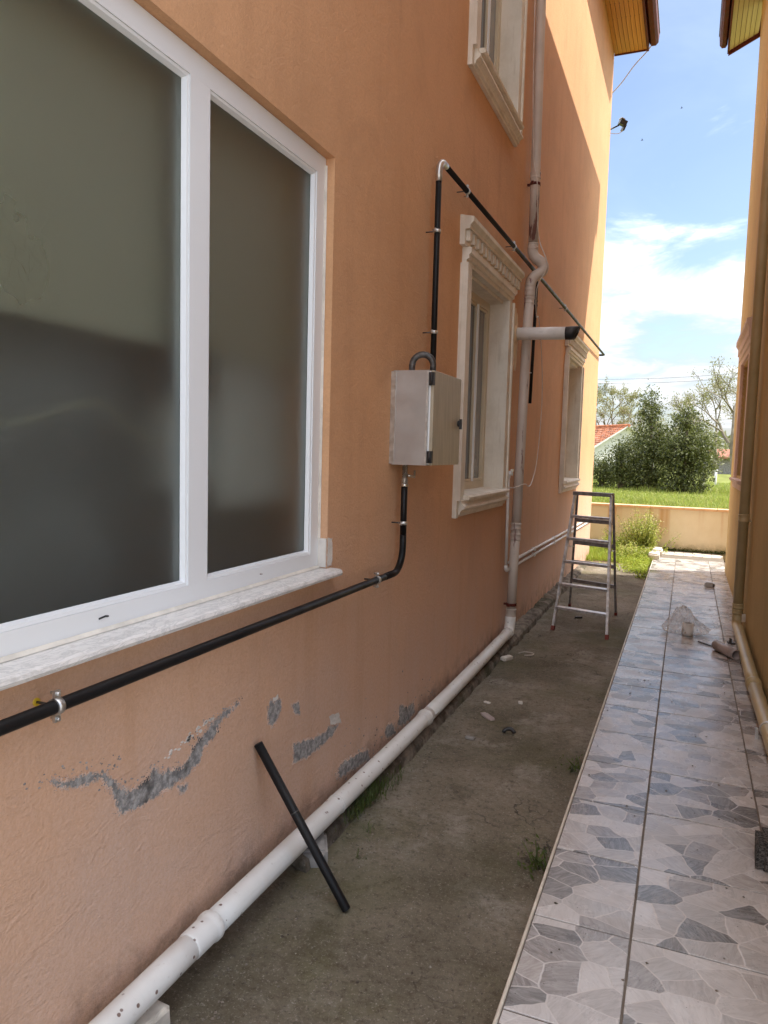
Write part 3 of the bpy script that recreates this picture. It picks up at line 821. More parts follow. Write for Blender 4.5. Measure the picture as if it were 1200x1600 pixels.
# window sill slab, sealant and a bare patch of filler at its corner
b = MB().prism([(XW-0.055, 1.1385), (-1.352, 1.134), (-1.343, 1.128), (-1.340, 1.118), (-1.344, 1.108), (-1.354, 1.104), (XW-0.055, 1.106)], 'y', 0.34, 2.835)
b.build('window_sill', 'marble', house)
MB().prism([(XF+0.0005, 1.139), (XF+0.012, 1.139), (XF+0.002, 1.149)], 'y', 0.42, 2.79).build('sealant_bead', 'sealant', house)
MB().prism([(XW-0.0398, 2.7985), (XW-0.0398, 2.788), (XW-0.032, 2.7975)], 'z', 1.26, 2.80).build('sealant_bead', 'sealant', house)
patch([(2.800, 1.142), (2.845, 1.146), (2.850, 1.20), (2.843, 1.262), (2.800, 1.268)], 'filler', 0.002, 11, .003, lip=False)
MB().box(XW-0.0395, XW-0.002, 2.7905, 2.7992, 1.142, 1.265).build('filler_strip', 'filler', house)
MB().tube([(XF+0.0003, 1.52, 1.175), (XF+0.0007, 1.545, 1.178), (XF+0.0007, 1.555, 1.176)], 0.0028, 6).build('drain_slot', 'black_plastic', wo)
MB().tube([(XF+0.0003, 2.33, 1.178), (XF+0.0007, 2.345, 1.176)], 0.0024, 6).build('drain_slot', 'grey_offcut', wo)

# --- classical window with moulded surround; built once, then copied
def surround(ym, dz, y_a, y_b, cornice_ext=0.16):
    """y_a..y_b opening; heights for the ground-floor window, shifted by dz"""
    za, zb = 1.37+dz, 2.82+dz
    base = (XW, (y_a+y_b)/2, za)
    s = thing_part('window_surround', base)
    jw = 0.135
    for (a, c) in ((y_a-jw, y_a+0.006), (y_b-0.006, y_b+jw-0.012)):
        m = MB().box(XW-0.018, XW+0.038, a, c, za-0.04, zb+0.02)
        outer = (a, a+0.035) if a < y_a-0.05 else (c-0.035, c)
        m.box(XW+0.0385, XW+0.052, outer[0], outer[1], za-0.04, zb+0.02)
        m.build('jamb', 'moulding', s, base)
    # reveals and head lining
    lin = MB()
    lin.box(XW-0.125, XW-0.0185, y_b-0.004, y_b+0.012, za-0.02, zb+0.02)
    lin.box(XW-0.125, XW-0.0185, y_a-0.012, y_a+0.004, za-0.02, zb+0.02)
    lin.box(XW-0.125, XW-0.0185, y_a+0.0045, y_b-0.0045, zb-0.004, zb+0.02)
    lin.build('reveal', 'moulding', s, base)
    # stepped architrave
    ar = MB()
    prof = [(XW-0.018, zb+0.0205), (XW+0.030, zb+0.0205), (XW+0.030, zb+0.048), (XW+0.046, zb+0.052), (XW+0.046, zb+0.078), (XW+0.060, zb+0.082), (XW+0.060, zb+0.118), (XW+0.044, zb+0.123), (XW-0.018, zb+0.123)]
    ar.prism(prof, 'y', y_a-jw+0.03, y_b+jw-0.03)
    ar.build('architrave', 'moulding', s, base)
    co_ = MB()
    ca, cb = y_a-jw-0.035, y_b+cornice_ext+0.10
    prof = [(XW-0.018, zb+0.1235), (XW+0.034, zb+0.1235), (XW+0.034, zb+0.215), (XW+0.066, zb+0.22), (XW+0.066, zb+0.238), (XW+0.088, zb+0.262), (XW+0.088, zb+0.288), (XW+0.010, zb+0.305), (XW-0.018, zb+0.305)]
    co_.prism(prof, 'y', ca, cb)
    co_.build('cornice', 'moulding', s, base)
    nd = 15; proto = None
    for k in range(nd):
        y = ca+0.05+(cb-ca-0.10)*k/(nd-1)
        if proto is None:
            proto = MB().cbox(XW+0.0345, XW+0.060, y-0.024, y+0.024, zb+0.150, zb+0.2145, 0.002).build('dentil', 'moulding', s, base); y00 = y
        else: copy_obj(proto, s, (0, y-y00, 0))
    # sill: top slab and bed mouldings
    sl = MB()
    prof = [(XW-0.12, za-0.0005), (XW+0.070, za-0.010), (XW+0.082, za-0.022), (XW+0.078, za-0.040), (XW-0.018, za-0.041), (XW-0.12, za-0.03)]
    sl.prism(prof, 'y', y_a-0.02, y_b+0.045)
    sl.build('sill', 'moulding', s, base)
    bed = MB()
    prof = [(XW-0.018, za-0.0415), (XW+0.048, za-0.0415), (XW+0.050, za-0.062), (XW+0.068, za-0.078), (XW+0.070, za-0.094), (XW+0.052, za-0.104), (XW+0.040, za-0.118), (XW+0.040, za-0.130), (XW+0.026, za-0.135), (XW+0.024, za-0.150), (XW-0.018, za-0.152)]
    bed.prism(prof, 'y', y_a-jw+0.045, y_b+0.08)
    bed.build('bed_moulding', 'moulding', s, base)
    blk = MB().box(XW-0.018, XW+0.030, y_a-jw, y_a-jw+0.0445, za-0.155, za-0.0402)
    blk.build('corner_block', 'moulding', s, base)
    return s
def thing_part(name, loc):
    o = bpy.data.objects.new(name, None); COL.objects.link(o)
    o.parent = house; o.location = Vector(loc)-HO
    o.empty_display_size = 0.1
    return o
def sash_window(y_a, y_b, dz):
    za, zb = 1.37+dz, 2.82+dz
    base = (XW-0.12, (y_a+y_b)/2, za)
    f = MB()
    xf = XW-0.122
    a, c, e, h = y_a+0.004, y_b-0.004, za-0.0, zb-0.004
    ym = y_a + (y_b-y_a)*0.69
    f.box(xf-0.05, xf, a, a+0.05, e, h); f.box(xf-0.05, xf, c-0.055, c, e, h)
    f.box(xf-0.05, xf, a+0.0502, c-0.0552, e, e+0.055); f.box(xf-0.05, xf, a+0.0502, c-0.0552, h-0.06, h)
    w = f.build('window', 'cream_upvc', house, base)
    MB().box(xf-0.045, xf+0.006, ym-0.009, ym+0.009, e+0.0552, h-0.0602).build('mullion', 'white_upvc', w, base)
    s = MB()     # sash bars just behind the frame
    for (p, q) in ((a+0.0504, ym-0.0095), (ym+0.0095, c-0.0554)):
        s.box(xf-0.04, xf-0.008, p, p+0.02, e+0.056, h-0.061); s.box(xf-0.04, xf-0.008, q-0.02, q, e+0.056, h-0.061)
        s.box(xf-0.04, xf-0.008, p+0.0202, q-0.0202, e+0.056, e+0.074); s.box(xf-0.04, xf-0.008, p+0.0202, q-0.0202, h-0.081, h-0.061)
    s.build('sash', 'cream_upvc', w, base)
    MB().box(xf-0.03, xf-0.022, a+0.06, ym-0.03, e+0.065, h-0.07).build('pane', 'dark_glass', w, base)
    MB().box(xf-0.03, xf-0.022, ym+0.03, c-0.08, e+0.065, h-0.07).build('pane', 'curtained_glass', w, base)
    return w
def copy_tree(o, parent, d):
    c = copy_obj(o, parent, d)
    for ch in list(o.children):
        g2 = ch.copy(); COL.objects.link(g2); g2.parent = c
        g2.location = ch.location
    return c
s0 = surround(0, 0.0, 4.735, 5.85)
w0 = sash_window(4.735, 5.85, 0.0)
for d in ((0, 0, 2.82), (0, 4.30, -0.03)):
    copy_tree(s0, house, d); copy_tree(w0, house, d)
# ================================================================== OCHRE HOUSE (right)
ochre = thing('neighbouring_house', 'ochre stuccoed house with pink trimmed blind window on the right edge', 'building', (XR, YR, 0))
wall_holes(XR, -0.10, YN, YR, -0.3, 8.0, [(8.75, 9.95, 1.45, 2.75)], 'wall', 'ochre_paint', ochre)
ZR = 7.42
for k in range(6):
    xa = 0.215 + k*0.061
    zt = ZR+0.06*(k+0.5)*0.5
    MB().prism([(xa, ZR+k*0.030), (xa+0.055, ZR+0.027+k*0.030), (xa+0.055, ZR+0.039+k*0.030), (xa, ZR+0.012+k*0.030)], 'y', YN-0.3, YR+0.78).build('soffit_board', 'pale_pine', ochre, (xa, YR, ZR))
MB().prism([(0.213, ZR+0.016), (0.59, ZR+0.20), (0.59, ZR+0.22), (0.213, ZR+0.034)], 'y', YN-0.3, YR+0.782).build('soffit_backing', 'maroon_metal', ochre)
MB().prism([(0.205, ZR-0.06), (0.60, ZR+0.13), (0.60, ZR+0.33), (0.205, ZR+0.22)], 'y', YR+0.7835, YR+0.81).build('verge_board', 'maroon_metal', ochre)
MB().box(0.19, 0.212, YN-0.3, YR+0.79, ZR-0.04, ZR+0.22).build('fascia', 'maroon_metal', ochre)
MB().prism([(0.187, ZR+0.22), (0.187, ZR+0.09), (0.165, ZR+0.05), (0.115, ZR+0.05), (0.085, ZR+0.09), (0.075, ZR+0.22), (0.09, ZR+0.22), (0.10, ZR+0.11), (0.17, ZR+0.11), (0.175, ZR+0.22)], 'y', YN-0.3, YR+0.79).build('gutter', 'maroon_metal', ochre)
MB().box(0.066, 0.0745, YN-0.3, YR+0.77, ZR+0.205, ZR+0.232).build('gutter_lip', 'gutter_metal', ochre)
MB().prism([(0.17, ZR+0.27), (0.17, ZR+0.35), (5.2, ZR+2.9), (5.2, ZR+2.8)], 'y', YN-0.3, YR+0.82).build('roof', 'old_roof', ochre)  # plain slab above the eaves, out of view, built to cast shade
# pink surround of the blind window
ps = bpy.data.objects.new('window_surround', None); COL.objects.link(ps); ps.parent = ochre
ps.location = Vector((XR, 9.35, 1.45)) - Vector(ochre.location)
pb = (XR, 9.35, 1.45)
MB().box(XR-0.03, XR+0.02, 8.58, 8.75, 1.42, 2.77).build('jamb', 'pink_moulding', ps, pb)
MB().box(XR-0.03, XR+0.02, 9.95, 10.12, 1.42, 2.77).build('jamb', 'pink_moulding', ps, pb)
MB().prism([(XR+0.02, 2.7705), (XR-0.03, 2.7705), (XR-0.03, 2.83), (XR-0.045, 2.84), (XR-0.045, 2.90), (XR-0.06, 2.91), (XR-0.06, 2.99), (XR-0.085, 3.03), (XR-0.085, 3.08), (XR+0.02, 3.10)], 'y', 8.45, 10.25).build('cornice', 'pink_moulding', ps, pb)
MB().prism([(XR+0.02, 1.4195), (XR-0.07, 1.4195), (XR-0.07, 1.39), (XR-0.03, 1.37), (XR-0.03, 1.31), (XR+0.02, 1.30)], 'y', 8.50, 10.16).build('sill', 'pink_moulding', ps, pb)
MB().box(XR+0.045, XR+0.07, 8.74, 9.96, 1.44, 2.76).build('shutter', 'pink_moulding', ps, pb)

# ================================================================== PIPES ON THE ORANGE WALL
def clamp(parent, p, axis, r, wall_dx, bolt=True, plug=None, big=False):
    """two-piece pipe clamp round a pipe at p; axis 'y' or 'z'; rod back to the wall"""
    p = Vector(p)
    d = Vector((0,1,0)) if axis == 'y' else Vector((0,0,1))
    t = Vector((0,0,1)) if axis == 'y' else Vector((0,1,0))
    hw = 0.009
    b = MB()
    b.tube([p-d*hw, p+d*hw], r+0.004, 16)
    for s_ in (1, -1):
        c = p + t*s_*(r+0.011)
        vs0 = c - d*hw - t*0.010 - Vector((0.004,0,0))
        vs1 = c + d*hw + t*0.010 + Vector((0.004,0,0))
        b.box(min(vs0.x, vs1.x), max(vs0.x, vs1.x), min(vs0.y, vs1.y), max(vs0.y, vs1.y), min(vs0.z, vs1.z), max(vs0.z, vs1.z))
    o = b.build('pipe_clamp', 'zinc', parent, tuple(p))
    for s_ in (1, -1):
        c = p + t*s_*(r+0.014)
        MB().tube([c+Vector((-0.016,0,0)), c+Vector((0.008,0,0)), c+Vector((0.010,0,0))], [0.0042, 0.0055, 0.0035], 8).build('bolt', 'zinc', o, tuple(p))
    MB().tube([p+Vector((wall_dx,0,0)), p+Vector((-r,0,0))], 0.0035, 8).build('threaded_rod', 'raw_elbow', o, tuple(p))
    if plug:
        MB().tube([p+Vector((wall_dx-0.01,0,0)), p+Vector((wall_dx+0.004,0,0))], 0.010, 10).build('wall_plug', plug, o, tuple(p))
    return o

XP = -1.335
# low gas pipe: runs along the wall, turns up into the valve under the meter box
gp = thing('gas_pipe', 'black gas pipe running under the frosted window and bending up to the meter box', 'pipe', (XP, 3.54, 1.03))
bend = arc((XP, 3.42, 1.15), (0,1,0), (0,0,-1), 0.12, math.pi/2, 0.0, 10)
MB().tube([(XP, -0.6, 1.03), (XP, 1.2, 1.03), (XP, 2.0, 1.0305), (XP, 3.30, 1.03)], 0.0165, 16).build('pipe', 'black_pipe', gp)
MB().tube([(XP, 3.295, 1.03)] + bend + [(XP, 3.54, 1.215)], 0.0172, 16).build('elbow', 'black_pipe', gp)
MB().tube([(XP, 3.54, 1.21), (XP, 3.54, 1.47)], 0.0165, 16).build('pipe', 'black_pipe', gp)
clamp(gp, (XP, 1.274, 1.03), 'y', 0.0165, XW-XP, plug='yellow_plastic')
clamp(gp, (XP, 3.205, 1.03), 'y', 0.0165, XW-XP)
clamp(gp, (XP, 3.54, 1.275), 'z', 0.0165, XW-XP)
vb = MB().tube([(XP, 3.54, 1.462), (XP, 3.54, 1.475), (XP, 3.54, 1.476), (XP, 3.54, 1.505), (XP, 3.54, 1.506), (XP, 3.54, 1.578)], [0.020, 0.020, 0.017, 0.017, 0.0135, 0.0135], 12)
vo = vb.build('valve', 'brass_nickel', gp, (XP, 3.54, 1.5))
MB().tube([(XP+0.008, 3.555, 1.52), (XP+0.03, 3.60, 1.512), (XP+0.032, 3.60, 1.545)], [0.007, 0.007, 0.005], 8).build('valve_handle', 'brass_nickel', vo, (XP, 3.54, 1.5))

# meter box
bx = thing('meter_box', 'grey galvanised steel meter box with hinged dusty door beside the ornate window', 'meter box', (XW, 3.48, 1.58))
X0, X1, Y0, Y1, Z0, Z1 = XW+0.012, XW+0.200, 3.48, 3.95, 1.575, 2.045
MB().box(X0, X1, Y0, Y1, Z0, Z1).build('body', 'galvanised_steel', bx)
MB().box(XW+0.001, X0+0.014, Y0-0.0035, Y0-0.0005, Z0+0.004, Z1-0.004).build('mounting_flange', 'zinc', bx)
for zz in (Z0+0.045, Z1-0.045):
    MB().tube([(X0+0.010, Y0-0.0025, zz), (X0+0.010, Y0-0.007, zz)], 0.006, 8).build('rivet', 'zinc', bx)
MB().box(X1+0.0005, X1+0.010, Y0+0.006, Y1-0.006, Z0+0.006, Z1-0.006).build('door_seal', 'white_upvc', bx)
door = MB().cbox(X1+0.0105, X1+0.026, Y0+0.003, Y1, Z0+0.002, Z1-0.002, 0.002).build('door', 'dusty_steel', bx)
MB().box(X1-0.012, X1-0.001, Y0-0.0025, Y0-0.0003, Z0+0.005, Z1-0.005).build('corner_trim', 'zinc', bx)
for (a, c) in ((Z1-0.075, Z1-0.012), (Z0+0.012, Z0+0.072)):
    h = MB().box(X1+0.002, X1+0.0285, Y0-0.010, Y0+0.012, a, c)
    h.tube([(X1+0.016, Y0-0.010, a), (X1+0.016, Y0-0.010, c)], 0.007, 8)
    h.build('hinge', 'black_plastic', bx)
lb = MB().tube([(X1+0.0262, Y1-0.035, Z0+0.225), (X1+0.034, Y1-0.035, Z0+0.225)], 0.017, 14)
lb.box(X1+0.0345, X1+0.047, Y1-0.043, Y1-0.027, Z0+0.195, Z0+0.25)
lb.build('latch', 'black_plastic', door)

# return bend out of the box top and the tall gas pipe above it
rp = thing('gas_return_bend', 'dark steel hoop of pipe on top of the meter box', 'pipe', (XP, 3.62, 2.045))
hoop = [(XP, 3.60, 2.046), (XP, 3.60, 2.085)] + arc((XP+0.052, 3.615, 2.085), (-1,-0.2,0), (0,0,1), 0.053, 0, math.pi, 12) + [(XP+0.104, 3.625, 2.047)]
MB().tube(hoop, 0.0165, 14).build('bend', 'raw_elbow', rp)
XG, YG, ZG = -1.335, 3.93, 3.19
up = thing('gas_pipe', 'tall black gas pipe rising from the meter box and running to the far corner', 'pipe', (XG, YG, 2.045))
MB().tube([(XG, YG, 2.046), (XG, YG, 3.115)], 0.0165, 14).build('pipe', 'black_pipe', up)
el = [(XG, YG, 3.105)] + arc((XG, YG+0.075, 3.15), (0,-1,0), (0,0,1), 0.075, 0, math.pi/2, 8) + [(XG, YG+0.12, 3.225)]
MB().tube(el, 0.0185, 14).build('elbow', 'zinc', up)
MB().tube([(XG, YG+0.11, 3.225), (XG, 6.0, 3.24), (XG, 9.0, 3.245), (XG, 12.36, 3.25)], 0.0160, 12).build('pipe', 'black_pipe', up)
MB().tube([(XG, 12.34, 3.25), (XG, 12.40, 3.25), (XG-0.02, 12.43, 3.25), (XG-0.10, 12.43, 3.25), (XG-0.5, 12.43, 3.25)], 0.0160, 10).build('corner_bend', 'black_pipe', up)
for zz in (2.30, 2.842): clamp(up, (XG, YG, zz), 'z', 0.0165, XW-XG)
for yy in (4.47, 5.78, 8.36): clamp(up, (XG, yy, 3.225+0.015*(yy-4)/2.0 if yy < 6 else 3.244), 'y', 0.016, XW-XG)

# downpipe with an offset bend over the gas pipe
XD = -1.335
dp = thing('downpipe', 'beige plastic downpipe with an offset bend between the two ornate windows', 'downpipe', (XD, 6.2, 0.15))
r = 0.041
MB().tube([(XD, 6.40, 7.85), (XD, 6.40, 5.4), (XD, 6.47, 4.02), (XD, 6.50, 3.46)], r, 18).build('pipe', 'grey_pvc', dp)
off = spline([(XD, 6.50, 3.43), (XD, 6.50, 3.37), (XD+0.022, 6.505, 3.325), (XD+0.07, 6.515, 3.29), (XD+0.092, 6.525, 3.25), (XD+0.078, 6.515, 3.205), (XD+0.035, 6.485, 3.17), (XD+0.008, 6.46, 3.13), (XD, 6.45, 3.07), (XD, 6.44, 2.98)], 3)
MB().tube(off, 0.0455, 18).build('offset_bend', 'grey_pvc', dp)
MB().tube([(XD, 6.44, 3.0), (XD, 6.39, 2.6), (XD, 6.34, 1.7), (XD, 6.285, 1.0)], r, 18).build('pipe', 'grey_pvc', dp)
MB().tube([(XD, 6.285, 1.01), (XD, 6.22, 0.24)], r-0.001, 18).build('pipe', 'grey_pvc', dp)
def collar(parent, p, d, r, mat, L=0.07):
    p, d = Vector(p), Vector(d).normalized()
    MB().tube([p-d*L/2, p-d*(L/2-0.004), p-d*(L/2-0.012), p-d*(L/2-0.016), p+d*(L/2-0.016), p+d*(L/2-0.012), p+d*(L/2-0.004), p+d*L/2],
              [r+0.002, r+0.006, r+0.006, r+0.003, r+0.003, r+0.006, r+0.006, r+0.002], 18).build('collar', mat, parent)
for (y, z) in ((6.475, 4.00), (6.50, 3.42), (6.445, 3.06), (6.437, 2.95), (6.285, 1.02), (6.28, 0.93)): collar(dp, (XD, y, z), (0, 0.05, 1), r, 'grey_pvc', 0.06)
collar(dp, (XD, 6.222, 0.27), (0, 0.05, 1), r, 'grey_pvc', 0.09)
for (y, z) in ((6.477, 3.93), (6.228, 0.35)):
    b = MB().tube([(XD, y, z-0.012), (XD, y, z+0.012)], r+0.004, 18)
    b.box(XW, XD-r, y-0.012, y+0.012, z-0.008, z+0.008)
    b.box(XD-0.02, XD+0.0, y-r-0.03, y-r, z-0.01, z+0.01)
    b.build('pipe_clamp', 'maroon_metal', dp)
# drain pipe lying along the foot of the wall
dr = thing('drain_pipe', 'long white plastic drain pipe lying along the foot of the orange wall', 'drain pipe', (-1.315, 6.2, 0.13))
def dpos(y): return (-1.308 - 0.018*min(1, max(0, (y-3)/3)), y, 0.128 + 0.010*math.sin(y*1.1) - 0.012*max(0, 1.7-y)*0.4)
r2 = 0.0415
MB().tube([dpos(-0.5+0.234*i) for i in range(11)], r2, 20).build('pipe', 'white_pvc', dr)
MB().tube([dpos(1.83+0.28*i) for i in range(9)], r2, 20).build('pipe', 'white_pvc', dr)
MB().tube([dpos(3.93+0.31*i) for i in range(8)], r2, 20).build('pipe', 'white_pvc', dr)
MB().tube([dpos(6.08), dpos(6.12)] + [Vector(p) for p in ((-1.332, 6.17, 0.142), (-1.335, 6.20, 0.175), (-1.335, 6.212, 0.215), (-1.335, 6.216, 0.245))], 0.046, 18).build('elbow', 'white_pvc', dr)
def pc(y, L, dr_=0.006):
    p = Vector(dpos(y)); d = (Vector(dpos(y+.05))-Vector(dpos(y-.05))).normalized()
    MB().tube([p-d*L*.5, p-d*L*.44, p-d*L*.40, p-d*L*.36, p+d*L*.20, p+d*L*.23, p+d*L*.28, p+d*L*.32, p+d*L*.34, p+d*L*.44, p+d*L*.46, p+d*L*.5], [r2-.0005, r2+dr_*.25, r2+dr_*.38, r2+dr_*.42, r2+dr_*.5, r2+dr_*.52, r2+dr_*.9, r2+dr_*1.2, r2+dr_*1.25, r2+dr_*1.25, r2+dr_*1.15, r2-.0005], 24).build('coupling', 'white_pvc', dr)
pc(1.80, 0.13); pc(3.90, 0.08); pc(2.75, 0.02, 0.002); pc(6.02, 0.05, 0.004)
# flue
fu = thing('boiler_flue', 'white boiler flue pipe with a black slanted tip sticking out past the downpipe', 'flue', (XW, 6.22, 2.645))
MB().tube([(XW-0.02, 6.25, 2.648), (-0.985, 6.25, 2.638)], 0.0515, 22).build('pipe', 'white_plastic', fu)
t_ = MB()
seg = 22; vs = []; fs = []
for (ring_x, slant, rad) in ((-0.985, 0, 0.0525), (-0.95, 0, 0.0545), (-0.915, 0.045, 0.0545), (-0.914, 0.043, 0.044), (-0.97, 0.0, 0.044)):
    for k in range(seg):
        a = 2*math.pi*k/seg
        vs.append((ring_x + slant*(0.5+0.5*math.sin(a)), 6.25+rad*math.cos(a), 2.638+rad*math.sin(a)))
for i in range(4):
    for k in range(seg):
        fs.append((i*seg+k, i*seg+(k+1) % seg, (i+1)*seg+(k+1) % seg, (i+1)*seg+k))
fs.append(tuple(4*seg+k for k in range(seg)))
t_.add(vs, fs, True)
tip = t_.build('terminal', 'black_plastic', fu)
MB().tube([(-0.93, 6.24, 2.64), (-0.92, 6.25, 2.655), (-0.885, 6.25, 2.66)], 0.017, 8).build('baffle', 'black_plastic', tip)
MB().tube([(XW+0.005, 6.25, 2.647), (XW+0.012, 6.25, 2.647), (XW+0.018, 6.25, 2.647)], [0.075, 0.074, 0.052], 20).build('wall_flange', 'dry_filler', fu)
q = rough_poly([(6.14, 2.83), (6.10, 2.66), (6.13, 2.52), (6.20, 2.46), (6.24, 2.34), (6.30, 2.36), (6.32, 2.50), (6.345, 2.66), (6.29, 2.80), (6.22, 2.86)], 0.02, 0.02, 21)
MB().prism(q, 'x', XW-0.01, XW+0.004).build('filler_patch', 'dry_filler', house)
# black conduit hanging beside the downpipe
hc = thing('black_conduit', 'thin black conduit hanging straight down behind the downpipe', 'conduit', (XW+0.05, 6.74, 2.1))
MB().tube([(XW+0.05, 6.80, 3.23), (XW+0.05, 6.80, 3.0), (XW+0.05, 6.77, 2.6), (XW+0.05, 6.73, 2.10)], 0.0145, 10).build('pipe', 'black_pipe', hc)
for zz in (3.02, 2.98): MB().tube([(XW+0.05, 6.80, zz-.008), (XW+0.05, 6.80, zz+.008)], 0.0175, 10).build('joint', 'black_plastic', hc)
clp = MB().box(XW, XW+0.05, 6.73, 6.76, 2.37, 2.378); clp.build('clip', 'white_plastic', hc)
# white cable
cb = MB()
path = [(-1.36, 6.24, 7.6), (-1.355, 6.26, 5.3), (-1.34, 6.36, 4.2), (-1.30, 6.40, 3.9), (-1.285, 6.46, 3.5), (-1.20, 6.45, 3.25), (-1.27, 6.42, 3.05), (-1.30, 6.60, 2.85), (-1.36, 7.02, 2.90), (-1.37, 7.30, 2.60), (-1.37, 7.42, 2.2), (-1.37, 7.38, 1.85), (-1.36, 7.22, 1.55), (-1.34, 6.95, 1.40), (-1.30, 6.60, 1.355), (-1.285, 6.33, 1.385), (-1.32, 6.05, 1.362), (-1.37, 5.93, 1.375)]
cb.tube(spline(path), 0.0042, 6)
tag(cb.build('cable', 'cable_white'), 'thin white cable running down the beige downpipe and looping to the ornate window sill', 'cable')
# small water pipe with tap head
wp = thing('water_pipe', 'short upright white water pipe with a tap head left of the downpipe', 'pipe', (-1.37, 6.1, 0.66))
MB().tube([(-1.37, 6.07, 1.46), (-1.37, 6.115, 0.69)], 0.0125, 10).build('pipe', 'white_plastic', wp)
MB().tube([(-1.37, 6.117, 0.70), (-1.37, 6.12, 0.668), (-1.368, 6.14, 0.655), (-1.365, 6.21, 0.66)], 0.0165, 10).build('elbow', 'white_plastic', wp)
tb_ = MB().tube([(-1.37, 6.07, 1.44), (-1.37, 6.07, 1.50)], 0.018, 10)
tb_.tube([(-1.395, 6.07, 1.475), (-1.335, 6.07, 1.475)], 0.015, 10)
tb_.box(-1.345, -1.335, 6.035, 6.105, 1.495, 1.515); tb_.tube([(-1.34, 6.07, 1.475), (-1.34, 6.07, 1.50)], 0.007, 8)
tb_.build('tap', 'white_plastic', wp)
for i, (zz, lab) in enumerate(((0.70, 'upper of two parallel white water pipes low on the orange wall'), (0.645, 'lower of two parallel white water pipes low on the orange wall'))):
    t2 = thing('water_pipe', lab, 'pipe', (-1.38, 6.4, zz), 'parallel white pipes along the wall')
    MB().tube([(-1.382, 6.30, zz), (-1.382, 9.0, zz-0.02), (-1.382, YC-0.02, zz-0.045)], 0.0135, 10).build('pipe', 'white_plastic', t2)
    for yy in (7.4, 8.6, 9.9, 11.2):
        MB().box(XW, -1.362, yy-0.008, yy+0.008, zz-0.028-(yy-6.3)*.0075+.01, zz+0.008-(yy-6.3)*.0075+.01).build('pipe_clip', 'white_plastic', t2)

# flood lamp bracket and cable at the far corner
fl_ = thing('security_light', 'small dark lamp on a bracket arm at the top far corner of the orange house', 'lamp', (XW, YC, 6.72))
MB().tube([(XW-0.12, YC+0.003, 6.70), (XW-0.03, YC+0.10, 6.72), (-1.29, YC+0.14, 6.79)], 0.012, 8).build('arm', 'raw_elbow', fl_)
hm = Matrix.Translation((-1.235, YC+0.15, 6.80)) @ Matrix.Rotation(0.4, 4, 'Y') @ Matrix.Rotation(0.5, 4, 'Z')
MB().box(-0.065, 0.045, -0.05, 0.05, -0.02, 0.055, hm).box(0.02, 0.05, -0.055, 0.055, -0.085, 0.0, hm).build('lamp_head', 'black_plastic', fl_)
MB().box(-0.075, -0.01, -0.06, 0.06, 0.056, 0.064, hm).build('visor', 'galvanised_steel', fl_)
MB().tube(spline([(XW-0.10, YC+0.01, 6.69), (XW+0.02, YC+0.10, 6.66), (-1.27, YC+0.14, 6.67), (-1.22, YC+0.15, 6.74)]), 0.005, 6).build('lead', 'cable_white', fl_)
tag(MB().tube(spline([(-0.78, YC+0.02, ZS+0.20), (-0.90, YC+0.08, ZS+0.03), (-1.10, YC+0.09, 7.63), (-1.28, YC+0.06, 7.38), (-1.42, YC+0.02, 7.22)]), 0.008, 6).build('cable', 'cable_white'), 'pale cable strung from the gutter end to the corner of the orange house', 'cable')

# ================================================================== RIGHT-HAND PIPES
rd = thing('downpipe', 'ochre painted downpipe on the ochre wall at right', 'downpipe', (0.485, 7.35, 0.1))
xr_, rr = 0.497, 0.043
MB().tube([(xr_+0.02, 7.42, 7.45), (xr_, 7.38, 4.0), (xr_, 7.36, 0.24)], rr, 18).build('pipe', 'ochre_pvc', rd)
for zz in (0.27, 0.32): collar(rd, (xr_, 7.36, zz), (0, 0, 1), rr, 'ochre_pvc', 0.045)
collar(rd, (xr_, 7.365, 1.12), (0, 0, 1), rr, 'ochre_pvc', 0.07)
MB().box(xr_+rr, XR, 7.35, 7.375, 1.085, 1.10).build('bracket', 'ochre_pvc', rd)
MB().box(xr_+rr-.01, XR+0.0, 7.28, 7.30, 0.19, 0.26).build('bracket', 'tile_trim', rd)
dr2 = thing('drain_pipe', 'ochre drain pipe lying on the tiles along the ochre wall', 'drain pipe', (0.50, 7.3, 0.13))
def d2(y): return (0.497 + 0.004*math.sin(y*2) + 0.006*max(0, 6.5-y)/2, y, 0.142)
MB().tube([(xr_, 7.36, 0.25), (xr_, 7.355, 0.19), (xr_, 7.335, 0.155), (xr_, 7.29, 0.142)] + [d2(7.2-0.26*i) for i in range(8)], rr, 18).build('pipe', 'ochre_pvc', dr2)
MB().tube([d2(5.40-0.3*i) for i in range(12)], rr, 18).build('pipe', 'ochre_pvc', dr2)
p = Vector(d2(5.42)); MB().tube([p+Vector((0,-.05,0)), p+Vector((0,-.045,0)), p+Vector((0,.02,0)), p+Vector((0,.025,0)), p+Vector((0,.05,0)), p+Vector((0,.055,0))], [rr, rr+.006, rr+.006, rr+.009, rr+.009, rr], 18).build('coupling', 'ochre_pvc', dr2)
b = MB().tube([Vector(d2(4.55))+Vector((0,-.012,0)), Vector(d2(4.55))+Vector((0,.012,0))], rr+.004, 18)
b.box(0.44, 0.452, 4.53, 4.57, 0.085, 0.14)
b.build('pipe_clamp', 'zinc', dr2)

# ================================================================== GARDEN WALL
gw = thing('garden_wall', 'low cream garden wall with a pink coping and rust streaks closing the alley', 'wall', (0, 13.3, 0))
MB().box(-14, 6, 13.28, 13.44, -0.1, 0.775).build('wall_body', 'stained_cream', gw)
rng = random.Random(5)
x = -14
kk = 0
cop = None
while x < 5.9:
    L = 0.5
    o = MB().cbox(x+0.0015, x+L-0.0015, 13.255, 13.465, 0.7755, 0.815, 0.004).build('coping_stone', 'coping_paint', gw, (x, 13.3, 0.79))
    x += L
